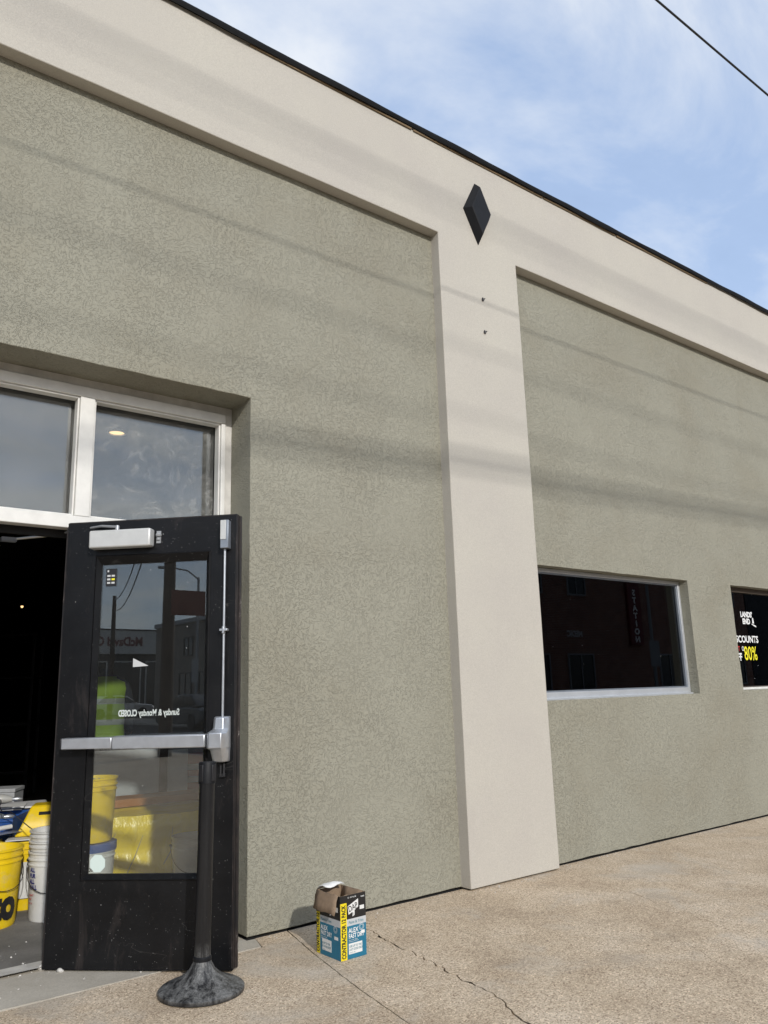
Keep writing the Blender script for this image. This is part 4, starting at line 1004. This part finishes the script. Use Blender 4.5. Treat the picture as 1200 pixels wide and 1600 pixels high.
tz = math.tan(EL)/math.cos(AZ)
wz = lambda zs: zs - WY*tz
wire('thick bundled telephone cable over the kerb casting the broad lowest shadow band', wz(2.84), .028, .022)
wire('second thick strand slung a hand below the telephone cable', wz(2.765), .028, .020, y=WY-.05)
wire('thin cable just over the thick strands, casting the faint line above the broad band', wz(3.09), -.008, .008)
wire('thin cable casting the single faint line across the middle of the cream pilaster', wz(3.62), -.005, .009)
wire('cable casting the upper dark line along the cream frieze', wz(4.80), -.006, .015)
wire('thin cable casting the lower faint line along the cream frieze', wz(4.67), -.004, .009)
wire('single black wire crossing the blue sky at top right', 5.003, .0105*0, .0065, y=-2.0)

def shop(name, label, x0, x1, h, mat, ydir, wins, y=-19., depth=12, roofh=.25):
    t = thing(name, label, 'building', ((x0+x1)/2, y, -.01)); w = x1-x0
    b = BM(); box(b, -w/2, w/2, -depth, 0, -.2, h); obj('wall', b, mat, t)
    b = BM(); box(b, -w/2-.1, w/2+.1, -depth, .12, h, h+roofh); obj('cornice', b, 'tanren' if mat != 'tanren' else 'graysign', t, bevel=.02)
    for (a, c, z0, z1) in wins:
        f = obj('window', frame_bm(a, c, z0, z1, .0, .06, .07, .07, .07, .07), 'graysign' if mat == 'brick' else 'darkmetal', t)
        b = BM(); box(b, a+.06, c-.06, .012, .02, z0+.06, z1-.06); obj('pane', b, 'carglass', f)
        if c-a > 1.2:
            b = BM(); m_ = (a+c)/2; box(b, m_-.025, m_+.025, .021, .05, z0+.07, z1-.07); obj('glazing_bar', b, 'graysign' if mat == 'brick' else 'darkmetal', f)
    return t
# brick station building (reflected in the large dark window)
t = shop('brick_building', 'red brick building across the street with a tall dark STATION sign', 24, 44, 8.2, 'brick', 1, [(a, a+1.8, 1.0, 2.6) for a in (-8.8, -5.8, 1.1, 4.4, 7.4)]+[(a, a+1.3, 5.2, 6.8) for a in (-8.5, -5.5, 2.4, 5, 7.5)])
b = BM(); box(b, -1.2, -.2, .02, .16, 3.0, 6.0); obj('sign_panel', b, 'maroon', t, bevel=.01)
# letters read top to bottom; the sheet faces +Y
its = []
for k, ch in enumerate('STATION'): its.append((ch, tm(-.70, .165, 5.40-k*.375, Matrix.Rotation(R(180), 4, 'Z')), .28, 1.25, .05, 'CENTER'))
texts('lettering', its, 'inkw', t)
b = BM(); box(b, -1.0, -.2, .17, .20, 6.4, 6.6); obj('sign_lamp', b, 'graysign', t)
texts('lettering', [("MEDIC", tm(-5.2, .02, 3.35, Matrix.Rotation(R(180), 4, 'Z')), .26, 1, .05, 'CENTER')], 'inkgrey', t)
t = thing('street_lamp', 'grey street lamp post with a square grey notice, in front of the brick building', 'street lamp', (30.5, -16.2, -.01))
b = BM(); lathe(b, [(.11, 0), (.08, .5), (.06, 7.0)], 12); obj('pole', b, 'graysign', t, smooth=True)
b = BM(); tube(b, [(0, 0, 6.9), (0, .6, 7.3), (0, 1.6, 7.4)], .04, 8); obj('arm', b, 'graysign', t, smooth=True)
b = BM(); box(b, -.12, .12, 1.5, 2.1, 7.3, 7.42); obj('lamp_head', b, 'graysign', t, bevel=.03)
b = BM(); box(b, -.35, .35, .07, .10, 1.9, 3.0); obj('notice', b, 'graysign', t)
shop('brick_shop', 'taller dark shop across the street at the far right of the brick building', 44.1, 80, 8.5, 'darkren', 1, [(a, a+2.4, .7, 2.7) for a in (-15, -10, -5, 0, 5, 10)])
shop('shop_building', 'dark charcoal rendered shop directly across the street', 8, 23.9, 5.6, 'darkren', 1, [(a, a+2.4, .7, 2.7) for a in (-7, -4, -1, 2, 5)])
shop('shop_building', 'tan rendered shop across the street left of the charcoal one', -9, 7.9, 4.6, 'tanren', 1, [(a, a+2.2, .7, 2.7) for a in (-7, -4, -1, 2, 5)])
shop('shop_building', 'low pale rendered shop across the street behind the utility pole', -25, -9.1, 4.3, 'paleren', 1, [(a, a+2.2, .7, 2.6) for a in (-7, -4, -1, 2, 5)])
shop('shop_building', 'tan shop with cornice far left across the street, reflected in the door glass', -42, -25.1, 5.4, 'tanren', 1, [(a, a+1.6, .8, 2.6) for a in (-7.5, -5, -2.5, 0, 2.5, 5)]+[(a, a+1.2, 3.5, 4.6) for a in (-7.5, -4.5, -1.5, 1.5, 4.5)])
# white fascia store closing the view to the left
t = thing('store_building', 'long store with a broad white sign fascia far down the street', 'building', (-63, -27, 0), R(90))
b = BM(); box(b, -16, 16, 0, 14, 0, 5.0); obj('wall', b, 'darkren', t)
b = BM(); box(b, -16, 16, -.4, 14, 5.0, 7.0); obj('fascia', b, 'paleren', t)
b = BM(); box(b, -16.1, 16.1, -.45, 14.1, 7.0, 7.12); obj('parapet_cap', b, 'darkmetal', t)
for a in range(-15, 15, 3):
    f = obj('window', frame_bm(a+.2, a+2.8, .5, 4.4, -.06, 0, .1, .1, .1, .1), 'paleren', t); b = BM(); box(b, a+.28, a+2.72, -.02, -.01, .58, 4.32); obj('pane', b, 'carglass', f)
texts('lettering', [("McDavid C", tm(2.3, -.41, 5.7), .75, .85, .04, 'CENTER')], 'maroon', t)
for v in t.children: pass

lamp_root = [o for o in C.objects if o.name == 'street_lamp'][0]
dup(lamp_root, (-30.7, -16.2, -.01), 0, 'grey street lamp post far left, reflected beside the pole in the door glass', 'street lamps on the far pavement')
lamp_root['group'] = 'street lamps on the far pavement'
t = thing('utility_pole', 'slim distant utility pole far left, reflected at the left of the door glass', 'utility pole', (-41, -15.9, -.02), 0, 'utility poles along the kerb')
b = BM(); lathe(b, [(.16, 0), (.13, 5), (.11, 7.2)], 12); obj('shaft', b, 'creos', t, smooth=True)
for k, (za, zb2) in enumerate(((7.6, 6.9), (6.6, 6.3))):
    b = BM(); tube(b, [(-11.2+(-41+11.2)*u/20, -5.9-10*u/20, za+(zb2-za)*u/20-1.1*math.sin(PI*u/20)) for u in range(21)], .022, 6)
    tag(obj('service_cable', b, 'cable', smooth=True), ['upper', 'lower'][k]+' sagging cable between the near wooden pole and the slim distant pole', 'cable')

# cars
def make_car(label, loc, rz, paint, group='cars parked across the street'):
    t = thing('parked_car', label, 'car', loc, rz, group)
    # profile in xz, stations across y
    low = [(-2.2, .35), (-2.22, .62), (-2.05, .86), (-1.2, .93), (1.15, .98), (1.95, .92), (2.2, .80), (2.22, .42), (2.0, .25), (-2.0, .25)]
    b = BM()
    def ring(y, s): return [(x*s, y, .25+(z-.25)*(1 if abs(y) < .8 else .93)) for x, z in low]
    loft(b, [ring(-.90, .975), ring(-.84, .995), ring(-.5, 1), ring(.5, 1), ring(.84, .995), ring(.90, .975)]); obj('body', b, paint, t, bevel=.05, bseg=3)
    b = BM(); cab = [(-1.15, .92), (-.45, 1.38), (.1, 1.46), (1.1, 1.43), (1.75, 1.0), (1.75, .92)]
    loft(b, [[(x*(.98), y, .92+(z-.92)) for x, z in cab] if abs(y) > .7 else [(x, y, z) for x, z in cab] for y in (-.78, -.62, 0, .62, .78)]); obj('cabin', b, paint, t, bevel=.04, bseg=3)
    b = BM()
    for s in (1, -1): prism_xz(b, [(-1.0, .97), (-.42, 1.33), (.35, 1.39), (.35, .97)], .782*s, .795*s); prism_xz(b, [(.42, .97), (.42, 1.39), (1.05, 1.37), (1.5, 1.02)], .782*s, .795*s)
    obj('side_windows', b, 'carglass', t)
    for x in (-1.38, 1.38):
        for s in (1, -1):
            b = BM(); lathe(b, [(.20, -.10), (.32, -.10), (.335, -.06), (.335, .06), (.32, .10), (.20, .10)], 24)
            for v in b.verts: v.co = Vector((v.co.x, v.co.z, v.co.y))
            w = obj('wheel', b, 'rubber', t, (x, .83*s, .335), smooth=True)
            b = BM(); lathe(b, [(.20, -.08), (.19, .05), (.05, .085), (.02, .085)], 20)
            for v in b.verts: v.co = Vector((v.co.x, v.co.z*s, v.co.y))
            obj('rim', b, 'chrome', w, smooth=True)
    for s in (1, -1):
        b = BM(); box(b, -2.235, -2.19, .5*s-.16, .5*s+.16, .62, .74); obj('headlight', b, 'lampw', t, bevel=.02)
        b = BM(); box(b, 2.19, 2.235, .6*s-.14, .6*s+.14, .66, .80); obj('tail_light', b, 'lampred', t, bevel=.02)
    return t
car = make_car('white car parked side-on in the far lot left of the street', (-46.5, -18.4, -.02), R(90), 'carw')
dup(car, (-46.0, -23.6, -.02), R(92), 'white car farthest left in the far parking lot', 'cars parked across the street')
make_car('dark grey car parked at the far kerb', (-27, -14.4, -.13), 0, 'carg')
